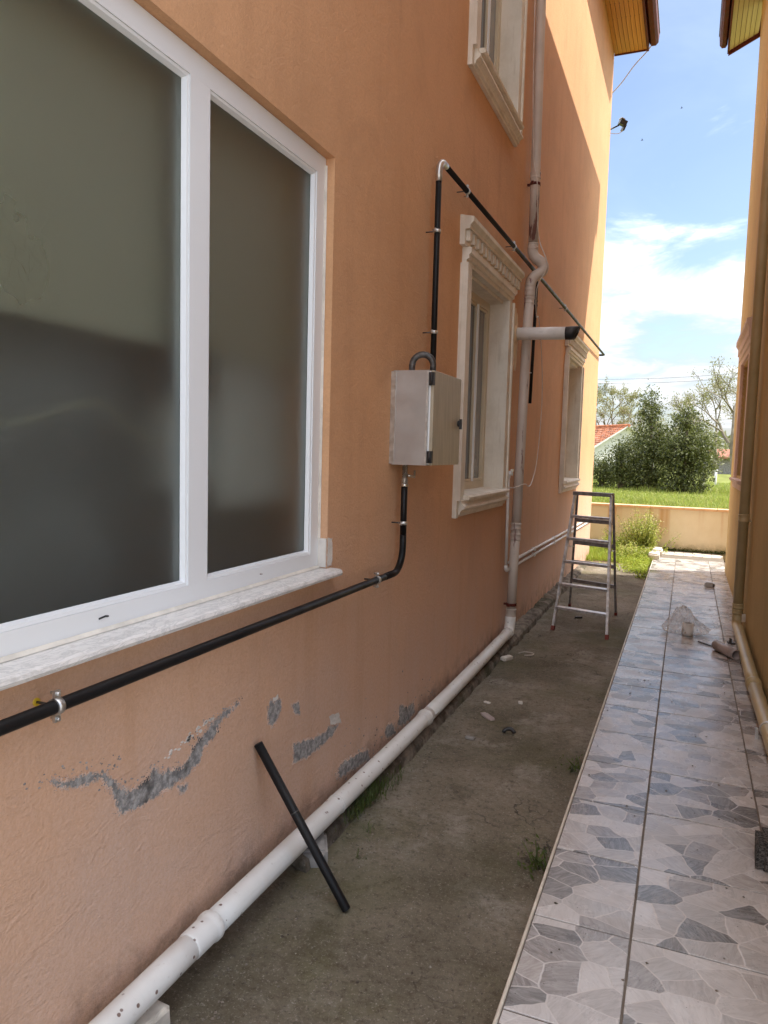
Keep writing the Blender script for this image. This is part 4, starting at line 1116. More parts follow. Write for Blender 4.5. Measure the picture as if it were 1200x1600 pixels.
# kerb stones between walkway end and grass
kbp = thing('kerb_stone', 'white painted block at the far left end of the tiled walkway', 'kerb stone', (-0.42, 12.4, 0.1), 'pale kerb blocks at the walkway end')
def stone(sz, seed, sub=2):
    b = bmesh.new(); bmesh.ops.create_cube(b, size=1.0)
    bmesh.ops.bevel(b, geom=list(b.edges), offset=0.12, segments=2, affect='EDGES')
    for v in b.verts:
        n_ = noise.noise(Vector(v.co)*2.3+Vector((seed, 0, 0)))
        v.co = Vector(v.co)*(1+0.18*n_)
        v.co = Vector((v.co.x*sz[0], v.co.y*sz[1], v.co.z*sz[2]))
    m = MB(); m.v = [tuple(v.co) for v in b.verts]
    b.verts.index_update()
    m.f = [tuple(v.index for v in f.verts) for f in b.faces]; m.sm = [False]*len(m.f)
    b.free(); return m
bpy.data.objects.remove(kbp)
kl = ['white painted kerb block where the tiled walkway meets the grass', 'white kerb block behind the first one near the garden wall']
for i, (xx, yy) in enumerate(((-0.40, 12.15), (-0.37, 12.68))):
    o = stone((0.16, 0.48, 0.17), 3+i).build('kerb_stone', 'pale_stone')
    o.location = (xx, yy, 0.085); tag(o, kl[i], 'kerb stone', 'pale kerb blocks at the walkway end')

# ================================================================== LADDER
ld = thing('step_ladder', 'grey aluminium step ladder standing open on the concrete by the far window', 'ladder', (-0.84, 7.4, 0))
def rail(a, b_, w, d, name, mat, parent):
    a, b_ = Vector(a), Vector(b_)
    z = (b_-a).normalized(); x = Vector((0.99, -0.12, 0)); x = (x - z*x.dot(z)).normalized(); y = z.cross(x)
    L = (b_-a).length
    m = Matrix((x, y, z)).transposed().to_4x4(); m.translation = a
    return MB().box(-w/2, w/2, -d/2, d/2, 0, L, m).build(name, mat, parent)
FL, FR, TL, TR = Vector((-1.085, 6.93, 0.0)), Vector((-0.581, 6.80, 0.0)), Vector((-0.985, 7.30, 1.275)), Vector((-0.645, 7.22, 1.275))
BL, BR = Vector((-1.10, 8.12, 0.0)), Vector((-0.598, 7.90, 0.0))
TL2, TR2 = TL+Vector((0.012, 0.055, 0)), TR+Vector((0.012, 0.055, 0))
def lerp(a, b_, t): return a + (b_-a)*t
for (a, b_) in ((FL, TL), (FR, TR)):
    rail(lerp(a, b_, 0.02), b_, 0.022, 0.040, 'front_rail', 'aluminium', ld)
    rail(a, lerp(a, b_, 0.032), 0.028, 0.046, 'foot', 'red_rubber', ld)
for (a, b_) in ((BL, TL2), (BR, TR2)):
    rail(lerp(a, b_, 0.02), b_, 0.020, 0.026, 'rear_rail', 'dull_aluminium', ld)
    rail(a, lerp(a, b_, 0.030), 0.026, 0.034, 'foot', 'red_rubber', ld)
def bar(a, b_, dep, th, name, mat):
    a, b_ = Vector(a), Vector(b_)
    x = (b_-a).normalized(); z = Vector((0,0,1)); y = z.cross(x).normalized()
    m = Matrix((x, y, x.cross(y))).transposed().to_4x4(); m.translation = a
    L = (b_-a).length
    b2 = MB().box(0, L, -dep/2, dep/2, -th/2, th/2, m)
    b2.box(0, L, -dep/2-0.004, -dep/2-0.0002, -th*1.0, th*0.55, m)
    return b2.build(name, mat, ld)
for t in (0.168, 0.335, 0.50, 0.668, 0.833):
    bar(lerp(FL, TL, t), lerp(FR, TR, t), 0.075, 0.014, 'step', 'aluminium')
for t in (0.26, 0.43, 0.60, 0.79):
    bar(lerp(BL, TL2, t), lerp(BR, TR2, t), 0.022, 0.024, 'rear_rung', 'dull_aluminium')
bar(TL+Vector((-.01, .02, .008)), TR+Vector((.012, .02, .008)), 0.10, 0.022, 'top_step', 'dull_aluminium')
for (a, b_, c, d) in ((FL, TL, BL, TL2), (FR, TR, BR, TR2)):
    p, q = lerp(a, b_, 0.62), lerp(c, d, 0.56)
    MB().tube([p+Vector((0,0.02,0)), lerp(p, q, .5)+Vector((0,0,-0.012)), q], 0.005, 6).build('spreader', 'zinc', ld)

# ================================================================== SMALL THINGS
a, b_ = Vector((-1.038, 2.288, 0.008)), Vector((-1.386, 2.245, 0.572))
st = MB(); dd = (b_-a).normalized()
st.tube([a, a+dd*.0001, b_], 0.0168, 16)
so = st.build('pipe_offcut', 'black_pipe')
tag(so, 'loose black pipe leaning across the white drain pipe against the orange wall', 'pipe')
MB().tube([a+dd*0.385, a+dd*0.39], 0.0174, 16).build('seam', 'raw_elbow', so)
MB().tube([b_+dd*0.0002, b_+dd*0.001], 0.0125, 14).build('bore', 'black_plastic', so)

# plastic bag with a roll inside, on the tiles
def bag():
    b = bmesh.new(); bmesh.ops.create_icosphere(b, subdivisions=4, radius=1.0)
    for v in b.verts:
        p = Vector(v.co)
        n_ = noise.noise(p*2.1)*0.22 + noise.noise(p*5.5)*0.10 + noise.noise(p*12)*0.04
        x, y, z = p.x*0.19*(1+n_), p.y*0.13*(1+n_), p.z
        h = 0.055 + 0.03*n_
        zz = h*(z+0.75)
        if z > 0.15:      # stiff upstanding fold
            k = min(1, (z-0.15)/0.5)
            zz += k*(0.145 + 0.03*noise.noise(p*4) - 0.07*max(0, p.x))
            x = x*(1-0.55*k) - 0.012*k; y *= (1-0.45*k); y += 0.03*k
        v.co = (x, y, max(0.001, zz))
    m = MB(); b.verts.index_update()
    m.v = [tuple(v.co) for v in b.verts]; m.f = [tuple(v.index for v in f.verts) for f in b.faces]; m.sm = [False]*len(m.f)
    b.free(); return m
bo = bag().build('plastic_bag', 'plastic_film'); bo.location = (0.065, 7.02, TZ+0.001)
tag(bo, 'crumpled clear plastic bag standing on the tiles in mid walkway', 'bag')
ro = MB().tube([(0.085, 6.94, TZ+0.004), (0.085, 6.94, TZ+0.115)], 0.048, 22)
roll = ro.build('tape_roll', 'white_paper'); tag(roll, 'whitish round roll inside the clear plastic bag', 'roll')
MB().tube([(0.085, 6.94, TZ+0.1152), (0.085, 6.94, TZ+0.117)], 0.030, 18).build('core', 'grey_stone', roll)
# grey pipe offcut and rod
pa, pb_ = Vector((0.30, 6.54, TZ+0.042)), Vector((0.436, 6.27, TZ+0.042))
seg = 22; t_ = MB(); vs = []; fs = []
d_ = (pb_-pa).normalized(); u_ = Vector((0,0,1)); w_ = d_.cross(u_)
for (p_, rad) in ((pa, .035), (pa, .040), (pb_, .040), (pb_, .035), (pa+d_*.01, .035)):
    for k in range(seg):
        an = 2*math.pi*k/seg
        vs.append(p_+(u_*math.cos(an)+w_*math.sin(an))*rad)
for i in range(4):
    for k in range(seg):
        fs.append((i*seg+k, i*seg+(k+1) % seg, (i+1)*seg+(k+1) % seg, (i+1)*seg+k))
t_.add(vs, fs, True)
po = t_.build('pipe_offcut', 'grey_offcut'); tag(po, 'short piece of pinkish grey pipe lying on the tiles by the ochre drain pipe', 'pipe')
tag(MB().tube([(0.17, 6.74, TZ+0.007), (0.30, 6.60, TZ+0.007)], 0.006, 8).build('metal_rod', 'raw_elbow'), 'thin dark rod on the tiles between the plastic bag and the pipe piece', 'rod')
# crushed can further off
o = stone((0.10, 0.075, 0.06), 9).build('crushed_can', 'galvanised_steel'); o.location = (0.325, 9.75, TZ+0.03)
tag(o, 'crushed metal can on the tiles far down the walkway', 'can')
o2 = MB().tube([(0.03, -0.01, 0.012), (0.06, -0.02, 0.014)], 0.02, 8).build('lid', 'black_plastic', o)
o2.location = (0, 0, -0.02)
# concrete block at the right edge
o = stone((0.21, 0.17, 0.115), 14).build('concrete_block', 'dark_aggregate'); o.location = (0.435, 3.12, TZ+0.054)
tag(o, 'dark rough block on the tiles at the right edge', 'block')
# dark scrap under ochre pipe
o = MB().box(-0.02, 0.02, -0.035, 0.035, 0, 0.012).box(-0.02, -0.014, -0.035, 0.0, 0.012, 0.05).build('metal_bracket', 'raw_elbow'); o.location = (0.43, 6.83, TZ+0.001); o.rotation_euler = (0, 0, .4)
tag(o, 'small dark bracket on the tiles against the ochre drain pipe', 'bracket')
# stones under the drain pipe
o = stone((0.125, 0.15, 0.085), 4).build('loose_stone', 'grey_stone'); o.location = (-1.312, 2.54, 0.034); o.rotation_euler = (0.1, 0.05, 0.5)
tag(o, 'broken grey stone wedged under the white drain pipe behind the leaning black pipe', 'stone')
o = stone((0.10, 0.16, 0.075), 5).build('support_block', 'pale_stone'); o.location = (-1.315, 1.53, 0.036); o.rotation_euler = (0, 0, -.1)
tag(o, 'pale stone block propping up the near end of the white drain pipe', 'block')
# scraps on the concrete
def scrap(name, m, loc, rz, lab, cat):
    o = m; o.location = loc; o.rotation_euler = (random.uniform(-.1, .1), random.uniform(-.1, .1), rz); tag(o, lab, cat)
scrap('tile_chip', stone((0.105, 0.045, 0.012), 6).build('tile_chip', 'grey_offcut'), (-1.06, 4.40, 0.010), -0.7, 'largest flat grey chip lying on the concrete', 'chip')
scrap('plastic_scrap', MB().tube(arc((0, 0, 0.0), (1, 0, 0), (0, 0.6, 0.8), 0.032, 0.2, 2.9, 8), 0.012, 8).build('plastic_scrap', 'black_plastic'), (-0.876, 4.17, 0.012), 0.2, 'curved black plastic scrap on the concrete', 'scrap')
scrap('tile_chip', stone((0.055, 0.028, 0.014), 8).build('tile_chip', 'grey_stone'), (-1.067, 4.02, 0.010), -0.1, 'small grey block left of the black plastic scrap', 'chip')
scrap('plaster_chip', stone((0.045, 0.022, 0.010), 11).build('plaster_chip', 'filler'), (-1.13, 4.66, 0.008), -0.2, 'whitish chip just beyond the largest grey chip', 'chip')
scrap('plaster_chip', stone((0.028, 0.024, 0.018), 12).build('plaster_chip', 'filler'), (-0.93, 4.75, 0.010), 0.3, 'small whitish lump of plaster on the concrete right of the grey chip', 'chip')
scrap('fallen_scrap', MB().box(-.035, .035, -.012, .012, 0, .02).build('fallen_scrap', 'black_plastic'), (-0.93, 7.55, 0.004), 0.5, 'small black scrap on the concrete under the ladder', 'scrap')
scrap('loose_wire', MB().tube(spline([(0, 0, 0), (.06, .02, .006), (.12, -.03, .004), (.10, -.09, .004), (.04, -.10, .004)]), 0.0035, 6).build('loose_wire', 'cable_white'), (-1.20, 5.95, 0.008), 0.3, 'curled scrap of pale wire on the concrete near the downpipe foot', 'wire')
scrap('fallen_rag', stone((0.05, 0.13, 0.03), 17).build('plaster_chip', 'filler'), (-1.245, 5.72, 0.02), -0.35, 'long whitish lump of plaster below the end of the drain pipe', 'chip')
# grit
gr = MB(); rg = random.Random(11)
for i in range(620):
    x = rg.uniform(-1.27, -0.42); y = 1.2+rg.random()**1.4*9.5
    if rg.random() < .45: x = rg.choice((-1.25, -0.43)) + rg.gauss(0, .05); x = min(-.42, max(-1.27, x))
    s_ = rg.uniform(.002, .0075); z = cz(x, y)
    vs = [(x+rg.uniform(.5, 1.2)*s_*dx, y+rg.uniform(.5, 1.3)*s_*dy, z+dz*s_*.7) for dx, dy, dz in ((1,0,.2),(0,1,.2),(-1,0,.2),(0,-1,.2),(0,0,1.2),(0,0,-1))]
    gr.add(vs, [(0,1,4),(1,2,4),(2,3,4),(3,0,4),(1,0,5),(2,1,5),(3,2,5),(0,3,5)])
for i in range(260):
    x = -1.25+abs(rg.gauss(0, .10)); y = rg.uniform(1.2, 4.4); s_ = rg.uniform(.002, .008); z = cz(x, y)
    vs = [(x+rg.uniform(.5, 1.2)*s_*dx, y+rg.uniform(.5, 1.3)*s_*dy, z+dz*s_*.6) for dx, dy, dz in ((1,0,.2),(0,1,.2),(-1,0,.2),(0,-1,.2),(0,0,1.2),(0,0,-1))]
    gr.add(vs, [(0,1,4),(1,2,4),(2,3,4),(3,0,4)])
tag(gr.build('grit', 'broken_concrete'), 'loose grit and small stones scattered on the concrete', 'grit', kind='stuff')
gr = MB()
for i in range(140):
    x = rg.uniform(-.38, .5) if rg.random() < .5 else rg.gauss(.38, .07); x = max(-.38, min(.53, x)); y = rg.uniform(2.2, 8.5)
    s_ = rg.uniform(.0025, .008); z = TZ+.001
    vs = [(x+rg.uniform(.5, 1.3)*s_*dx, y+rg.uniform(.5, 1.3)*s_*dy, z+dz*s_*.7) for dx, dy, dz in ((1,0,.2),(0,1,.2),(-1,0,.2),(0,-1,.2),(0,0,1.0),(0,0,0))]
    gr.add(vs, [(0,1,4),(1,2,4),(2,3,4),(3,0,4)])
tag(gr.build('grit', 'broken_concrete'), 'dark crumbs of dirt scattered on the walkway tiles', 'grit', kind='stuff')

# ================================================================== PLANTS
def blade(b, p, h, w, rg, lean=0.5):
    a = rg.uniform(0, 6.283); l = rg.uniform(0.1, lean)*h
    dx, dy = math.cos(a), math.sin(a)
    px, py = -dy*w/2, dx*w/2
    x, y, z = p
    vs = [(x-px, y-py, z), (x+px, y+py, z), (x+dx*l*.35+px*.8, y+dy*l*.35+py*.8, z+h*.55), (x+dx*l*.35-px*.8, y+dy*l*.35-py*.8, z+h*.55), (x+dx*l, y+dy*l, z+h*(1-.15*rg.random()))]
    b.add(vs, [(0,1,2,3), (3,2,4)], True)
def leafq(b, p, s_, rg, up=0.3):
    n = Vector((rg.gauss(0, 1), rg.gauss(0, 1), rg.gauss(up, 1))).normalized()
    u = n.orthogonal().normalized(); v = n.cross(u)
    a = rg.uniform(0, 6.28); u2 = u*math.cos(a)+v*math.sin(a); v2 = n.cross(u2)
    p = Vector(p)
    b.add([p-u2*s_, p-v2*s_*.45, p+u2*s_, p+v2*s_*.45+n*s_*.15], [(0,1,2,3)])
rg = random.Random(21)
# mown-ish grass patch behind the corner
b = MB()
for i in range(15000):
    x = rg.uniform(-3.2, -0.40); y = 11.72 + rg.random()*1.55
    edge = 11.85+0.22*noise.noise(Vector((x*2.2, 0, 7)))+(0.0 if x < -.8 else -0.55*(x+.8)/.4)
    if y < edge: continue
    h = rg.uniform(.04, .13)*(1+0.9*max(0, noise.noise(Vector((x*2.5, y*2.5, 0)))))
    blade(b, (x, y, -.004), h, rg.uniform(.004, .009), rg, 0.9)
tag(b.build('grass', 'grass_blade'), 'bright sunlit grass between the orange house and the garden wall', 'grass', kind='stuff')
# clover-like leaves hugging the walkway edge
b = MB()
for i in range(5200):
    y = rg.uniform(10.9, 13.2); x = -0.45 - abs(rg.gauss(0, .16+0.10*(y-10.9)))
    z = rg.uniform(.01, .06+.07*(y-10.9)) 
    leafq(b, (x, y, z), rg.uniform(.010, .024), rg, 1.0)
tag(b.build('ground_cover', 'grass_blade'), 'low leafy weeds along the left edge of the walkway end', 'weeds', kind='stuff')
def weed(loc, h, nst, spread, rg, lab, leaf='weed_leaf', fl=0.35, ls=.02, cat='weed', density=60, name='flowering_weed'):
    t = thing(name, lab, cat, loc)
    s_ = MB(); l_ = MB(); f_ = MB()
    for k in range(nst):
        a = rg.uniform(0, 6.28); q = rg.random()**.6*spread; hh = h*rg.uniform(.55, 1.0)*(1-.35*q/spread)
        p0 = Vector((rg.gauss(0, spread*.3), rg.gauss(0, spread*.25), 0))
        p1 = p0+Vector((math.cos(a)*q*.4, math.sin(a)*q*.4, hh*.55)); p2 = p0+Vector((math.cos(a)*q, math.sin(a)*q, hh))
        s_.tube([p0, p1, p2], [.004, .003, .0015], 4, False)
        for j in range(density):
            u = rg.random(); p = lerp(p0, p1, u*2) if u < .5 else lerp(p1, p2, u*2-1)
            p = p+Vector((rg.gauss(0, .035), rg.gauss(0, .035), rg.gauss(0, .02)))
            if p.z < .005: p.z = .01
            if u > .62 and rg.random() < fl: leafq(f_, p, ls*.55, rg, 1)
            else: leafq(l_, p, ls*rg.uniform(.5, 1.2)*(1.2-.6*u), rg, .6)
    tag(s_.build('stem', 'dark_weed', t, local=True), kind='stuff')
    tag(l_.build('foliage', leaf, t, local=True), kind='stuff')
    if f_.f: tag(f_.build('flower', 'flower_petal', t, local=True), kind='stuff')
    return t
weed((-0.62, 12.95, 0), 0.98, 60, 0.36, rg, 'tall bushy yellow flowering weed in front of the garden wall', ls=.026, density=95)
weed((-0.98, 12.85, 0), 0.50, 26, 0.30, rg, 'lower spreading green weed left of the tall flowering one', fl=.1, ls=.026, density=80)
weed((-0.72, 12.25, 0), 0.34, 40, 0.30, rg, 'low bright yellow green weed nearest the walkway end', fl=.25, ls=.024, density=60)
weed((-1.16, 13.05, 0), 0.56, 9, 0.16, rg, 'broad leaved plant near the corner of the orange house', 'grass_blade', 0, .055, 'plant', 9, 'leafy_plant')
weed((-0.50, 10.55, 0), 0.16, 10, 0.12, rg, 'small green weed at the walkway edge in the shade before the sunlit grass', 'grass_blade', 0, .02, 'weed', 14, 'leafy_plant')
weed((-0.445, 2.86, 0.0), 0.13, 8, 0.07, rg, 'small dark weed growing at the near walkway edge', 'dark_weed', 0, .014, 'weed', 9, 'leafy_plant')
weed((-0.45, 3.85, 0.0), 0.085, 7, 0.07, rg, 'small dark weed at the walkway edge further along', 'dark_weed', 0, .012, 'weed', 8, 'leafy_plant')
def tuft(loc, n, h, sx, sy, rg, lab):
    b = MB()
    for i in range(n):
        blade(b, (rg.gauss(0, sx), rg.gauss(0, sy), rg.uniform(-.02, .01)), rg.uniform(.3, 1)*h, .0035, rg, 1.1)
    o = b.build('grass_tuft', 'dark_weed'); o.location = loc
    tag(o, lab, 'grass', kind='stuff')
tuft((-1.272, 3.02, 0.045), 420, .062, .022, .10, rg, 'dense green grass tuft sprouting from the broken concrete ledge')
tuft((-1.24, 3.22, 0.03), 60, .06, .02, .08, rg, 'thin straggle of grass on the ledge beyond the dense tuft')
tuft((-1.19, 2.83, 0.0), 26, .045, .03, .05, rg, 'sparse sprigs of grass on the concrete below the dense tuft')
tuft((-1.13, 2.62, 0.0), 14, .035, .02, .02, rg, 'tiny sprig of grass in the concrete near the leaning black pipe')
# dark leaf strip put in as shade along the base of the garden wall
b = MB()
for i in range(900):
    leafq(b, (rg.uniform(-.3, .8), 13.27-abs(rg.gauss(0, .025)), TZ+abs(rg.gauss(0, .02))), rg.uniform(.008, .02), rg, .8)
tag(b.build('shade_strip', 'dark_weed'), 'dark leaf strip standing in for shade along the foot of the garden wall', 'shade_strip', kind='stuff')
# field grass
b = MB()
for i in range(42000):
    d = 14.2 + 22*rg.random()**1.3
    x = rg.uniform(-.20*d-0.3, .085*d+.6)
    tall = max(0, noise.noise(Vector((x*.5, d*.35, 2))))
    h = (.10+.22*tall)*rg.uniform(.6, 1.2)
    if x > 0.6 and d > 20: h *= 1.5
    blade(b, (x, d, fz(x, d)-.01), h, .010+.0006*d, rg, .6)
tag(b.build('field_grass', 'field_blade'), 'rough green meadow grass beyond the garden wall', 'grass', kind='stuff')

# ---- trees
def leafy(name, loc, parts, nleaf, ls, mat, trunk_h, lab, cat, rg, group=None, bark='bark'):
    t = thing(name, lab, cat, loc, group)
    tb_ = MB()
    for (cx, cy, cz_, rx, ry, rz) in parts:
        tb_.tube([(rg.gauss(0, .06), rg.gauss(0, .06), -0.1), (cx*.4, cy*.4, cz_*.45), (cx, cy, cz_+rz*.5)], [.06, .045, .012], 6)
    tb_.build('trunk', bark, t, local=True)
    l_ = MB()
    tot = sum(p[3]*p[5] for p in parts)
    for (cx, cy, cz_, rx, ry, rz) in parts:
        ncl = int(85*rx*rz/tot*3)+8
        per = int(nleaf*(rx*rz/tot)/ncl)
        for k in range(ncl):
            d = Vector((rg.gauss(0, 1), rg.gauss(0, 1), rg.gauss(0, 1))).normalized()*rg.uniform(.35, 1.02)
            c = Vector((cx+d.x*rx, cy+d.y*ry, cz_+d.z*rz))
            cr = rg.uniform(.06, .17)
            for j in range(per):
                p = c+Vector((rg.gauss(0, cr), rg.gauss(0, cr), rg.gauss(0, cr*.8)))
                if p.z < .02: continue
                leafq(l_, p, ls*rg.uniform(.6, 1.3), rg, .5)
    l_.build('crown', mat, t, local=True)
    return t
Yb = 26.0
def bx_(px): return (px-1080.5)*.00076*Yb
leafy('evergreen_tree', (bx_(1022), Yb, .5), [(0, 0, 1.7, .52, .5, 1.4), (-.05, 0, 2.75, .32, .3, .6), (.12, 0, 1.0, .65, .6, .9), (0, -.1, .35, .7, .5, .38)], 9500, .046, 'evergreen_leaf', 1, 'dark evergreen tree with the tallest pointed top beyond the garden wall', 'tree', rg)
leafy('evergreen_tree', (bx_(1078), Yb-.6, .5), [(0, 0, 1.5, .70, .6, 1.25), (-.05, .1, 2.3, .33, .4, .6), (.40, 0, 1.1, .55, .6, .8), (-.35, 0, 1.0, .5, .5, .9), (0, -.2, .38, .85, .5, .42)], 12000, .046, 'evergreen_leaf', 1, 'broad dark evergreen tree right of the tallest one', 'tree', rg)
leafy('olive_tree', (bx_(1108), Yb+.9, .5), [(0, 0, 1.25, .55, .5, .85), (-.5, .2, 1.7, .4, .4, .7), (-1.2, .3, 1.5, .35, .4, .7)], 5200, .048, 'olive_leaf', 1, 'pale olive green tree showing at the right of the dark evergreens', 'tree', rg)
leafy('bush', (bx_(940), Yb+.5, .5), [(0, 0, .62, .48, .45, .58), (.3, 0, .45, .4, .4, .42)], 3600, .042, 'evergreen_leaf', 1, 'low dark bush in front of the white house next to the orange corner', 'bush', rg)
leafy('bush', (bx_(978), Yb, .5), [(0, 0, .85, .48, .4, .75), (.25, 0, .5, .5, .4, .5), (-.1, 0, 1.25, .22, .2, .45)], 5000, .042, 'evergreen_leaf', 1, 'taller dark bush under the gable of the white house', 'bush', rg)
leafy('bush', (bx_(1010), Yb+2.2, .5), [(0, 0, 1.4, .7, .5, 1.0), (-.6, 0, 1.2, .5, .5, .7)], 4500, .045, 'olive_leaf', 1, 'pale olive bush behind the tallest evergreen', 'bush', rg)
def bare(loc, h, r0, lab, rg, spread=.55, leaves=2600, ls=.10, depth=5, cat='tree'):
    t = thing('bare_tree', lab, cat, loc, None)
    b = MB(); tips = []
    def br(p, d, L, r_, lv):
        q = p+d*L*.5+Vector((rg.gauss(0, .04), rg.gauss(0, .04), 0))*L
        e = q+(d+Vector((rg.gauss(0, .15), rg.gauss(0, .15), .05))).normalized()*L*.5
        b.tube([p, q, e], [r_, r_*.85, r_*.68], 5 if lv < 2 else 3, False)
        if lv >= 2: tips.append((q, e))
        if lv == depth: return
        for k in range(rg.choice((2, 3, 3))):
            nd = (d+Vector((rg.gauss(0, spread), rg.gauss(0, spread), rg.gauss(.12, spread*.6)))).normalized()
            br(lerp(q, e, rg.uniform(.3, 1)), nd, L*rg.uniform(.62, .84), r_*.58, lv+1)
    br(Vector((0, 0, -.2)), Vector((rg.gauss(0, .05), 0, 1)).normalized(), h*.30, r0, 0)
    b.build('trunk', 'pale_bark', t, local=True)
    l_ = MB()
    for i in range(leaves):
        q, e = rg.choice(tips)
        p = lerp(q, e, rg.random())+Vector((rg.gauss(0, .14), rg.gauss(0, .14), rg.gauss(0, .14)))
        leafq(l_, p, ls*rg.uniform(.5, 1.2), rg, .4)
    l_.build('crown', 'bud_leaf', t, local=True)
    return t
def at(px, d): return (px-1080.5)*.00076*d
bare((at(938, 80), 80, .5), 11.0, .20, 'bare budding tree behind the roof nearest the orange corner', rg, leaves=4200)
bare((at(962, 84), 84, .5), 11.6, .21, 'bare budding tree rising above the roof ridge', rg, leaves=4200)
bare((at(990, 78), 78, .5), 9.0, .17, 'bare budding tree between the roof ridge and the evergreens', rg, leaves=2200)
bare((at(1122, 52), 52, .5), 7.6, .17, 'leaning bare tree right of the evergreens', rg, leaves=1700, ls=.07)
bare((at(1152, 50), 50, .5), 9.6, .2, 'tall bare tree half hidden behind the ochre wall', rg, leaves=2200, ls=.07)
bare((at(1168, 66), 66, .5), 9.5, .15, 'bare tree furthest right behind the ochre wall', rg, leaves=1600, ls=.08)
bare((at(1092, 90), 90, .5), 7.4, .12, 'distant bare tree seen between the evergreen tops', rg, leaves=1600, ls=.10)
# hazy tree line at the horizon
b = MB()
for i in range(5200):
    x = rg.uniform(-45, 30); y = rg.uniform(150, 175)
    hh = 5.0+2.5*noise.noise(Vector((x*.12, 0, 0)))
    leafq(b, (x, y, .4+rg.random()*hh), rg.uniform(.4, .9), rg, .3)
tag(b.build('distant_woods', 'olive_leaf'), 'far line of trees along the horizon', 'woods', kind='stuff')

# ---- far house with tiled roof
fh = thing('far_house', 'small white house with a red tiled roof beyond the field', 'house', (at(985, 70), 70, .45))
hx, hy = at(985, 70), 70.0
ang = R(38)
gx = Vector((math.cos(ang), math.sin(ang), 0)); ry = Vector((-math.sin(ang), math.cos(ang), 0))
O = Vector((hx, hy, 0))
def hp(u, v, z): return O+gx*u+ry*v+Vector((0, 0, z))
wv, Lr, ze, zr = 3.3, 12.0, 2.35, 4.25
b = MB()
vs = [hp(-wv, .4, .3), hp(wv, .4, .3), hp(wv, .4, ze), hp(0, .4, zr), hp(-wv, .4, ze), hp(-wv, Lr, .3), hp(wv, Lr, .3), hp(wv, Lr, ze), hp(0, Lr, zr), hp(-wv, Lr, ze)]
b.add(vs, [(0,1,2,3,4), (5,9,8,7,6), (0,4,9,5), (1,6,7,2)])
b.build('wall', 'whitewash', fh)
nrow_ = 11
rb = MB()
for sgn in (-1, 1):
    for k in range(nrow_):
        t0, t1 = k/nrow_, (k+1)/nrow_+.03
        ua, ub = sgn*(wv+.35)*(1-t0), sgn*(wv+.35)*(1-min(1, t1))
        za_, zb_ = ze-.2+(zr-ze+.25)*t0, ze-.2+(zr-ze+.25)*min(1, t1)
        ncol = 40
        for c in range(ncol):
            va, vb_ = Lr*c/ncol, Lr*(c+1)/ncol-.06
            j = rg.uniform(-.02, .02)
            rb.add([hp(ua, va, za_+.12+j), hp(ua, vb_, za_+.12+j), hp(ub, vb_, zb_+.02+j), hp(ub, va, zb_+.02+j), hp(ua, va, za_), hp(ua, vb_, za_)], [(0,1,2,3), (0,4,5,1)])
tag(rb.build('roof_tile', 'roof_tile', fh), kind='stuff')
MB().tube([hp(0, -.1, zr+.12), hp(0, Lr+.1, zr+.12)], .14, 8).build('ridge', 'roof_tile', fh)
b = MB()
for sgn in (-1, 1):
    b.add([hp(sgn*(wv+.4), -.05, ze-.28), hp(0, -.05, zr+.02), hp(0, -.05, zr+.16), hp(sgn*(wv+.4), -.05, ze-.08)], [(0,1,2,3)])
    b.add([hp(sgn*(wv+.38), 0, ze-.22), hp(0, 0, zr+.02), hp(0, Lr, zr+.02), hp(sgn*(wv+.38), Lr, ze-.22)], [(0,1,2,3)])
b.build('verge_board', 'whitewash', fh)
wq = MB().add([hp(-wv-.02, 2.0, 1.1), hp(-wv-.02, 3.2, 1.1), hp(-wv-.02, 3.2, 2.0), hp(-wv-.02, 2.0, 2.0), hp(-wv-.1, 2.0, 1.1), hp(-wv-.1, 3.2, 1.1), hp(-wv-.1, 3.2, 2.0), hp(-wv-.1, 2.0, 2.0)], [(0,1,2,3),(4,5,6,7),(0,1,5,4),(1,2,6,5),(2,3,7,6),(3,0,4,7)])
wq.build('window', 'dark_glass', fh)
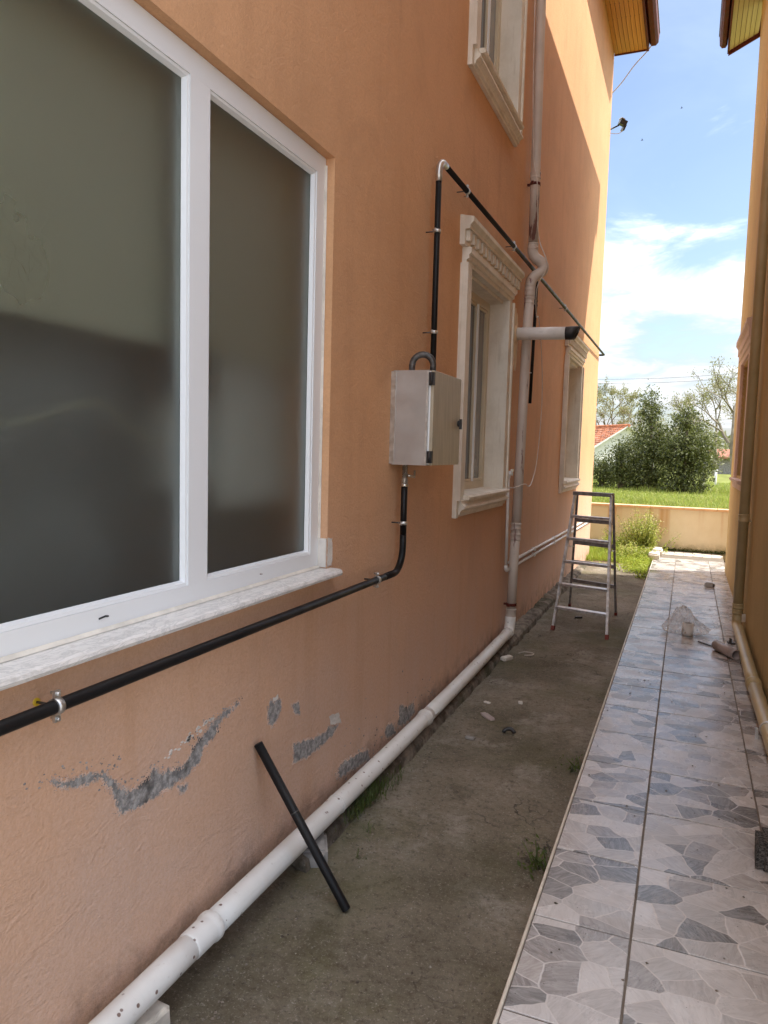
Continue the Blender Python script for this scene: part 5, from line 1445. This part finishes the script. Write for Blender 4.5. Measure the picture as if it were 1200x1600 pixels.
# small shed at right
sh = thing('shed', 'low shed with a rusty red roof just left of the ochre wall in the distance', 'shed', (at(1140, 60), 60, .45))
sx = at(1140, 60)
MB().box(sx-1.0, sx+3, 60, 63, .3, 1.75).build('wall', 'grey_stone', sh)
MB().prism([(59.6, 1.75), (61.5, 2.35), (63.4, 1.75), (63.4, 1.63), (61.5, 2.23), (59.6, 1.63)], 'x', sx-1.3, sx+3.3).build('roof', 'old_roof', sh)
ptx = at(1124, 32)
tag(MB().tube([(ptx, 32, .4), (ptx, 32, 1.15)], .045, 8).tube([(ptx, 32, 1.15), (ptx, 32, 1.2)], .06, 8).build('fence_post', 'whitewash'), 'white post in the meadow by the right hand trees', 'post')
# overhead wires
for i, (za_, zb_, d, lab) in enumerate(((6.15, 7.35, 45, 'highest overhead wire crossing the sky'), (5.95, 7.12, 45.4, 'second overhead wire just under the highest'), (4.6, 5.35, 52, 'lower overhead wire above the evergreen tops'), (4.3, 4.85, 52.4, 'lowest overhead wire just over the evergreen tops'))):
    pts = [(-9+18*k/24, d+2*(k/24), za_+(zb_-za_)*k/24-.5*math.sin(math.pi*k/24)) for k in range(25)]
    tag(MB().tube(pts, .012, 5).build('overhead_wire', 'gutter_metal'), lab, 'wire', 'overhead wires')
# birds
def bird(loc, s_, lab):
    m = MB()
    m.tube([(-.5*s_, 0, 0), (-.2*s_, 0, .02*s_), (.2*s_, 0, 0), (.45*s_, 0, 0)], [.02*s_, .09*s_, .08*s_, .01*s_], 6)
    for sg in (-1, 1):
        m.add([(.15*s_, 0, .03*s_), (-.15*s_, 0, .03*s_), (-.1*s_, sg*.5*s_, .25*s_), (-.25*s_, sg*1.0*s_, .12*s_), (.05*s_, sg*.55*s_, .27*s_)], [(0,1,2,4), (2,3,4)])
    o = m.build('bird', 'black_plastic'); o.location = loc; tag(o, lab, 'bird')
bird((-3.0, 40, 17.3), .16, 'tiny bird low in the blue patch of sky')
bird((-1.4, 45, 20.7), .16, 'tiny bird highest in the blue patch of sky')
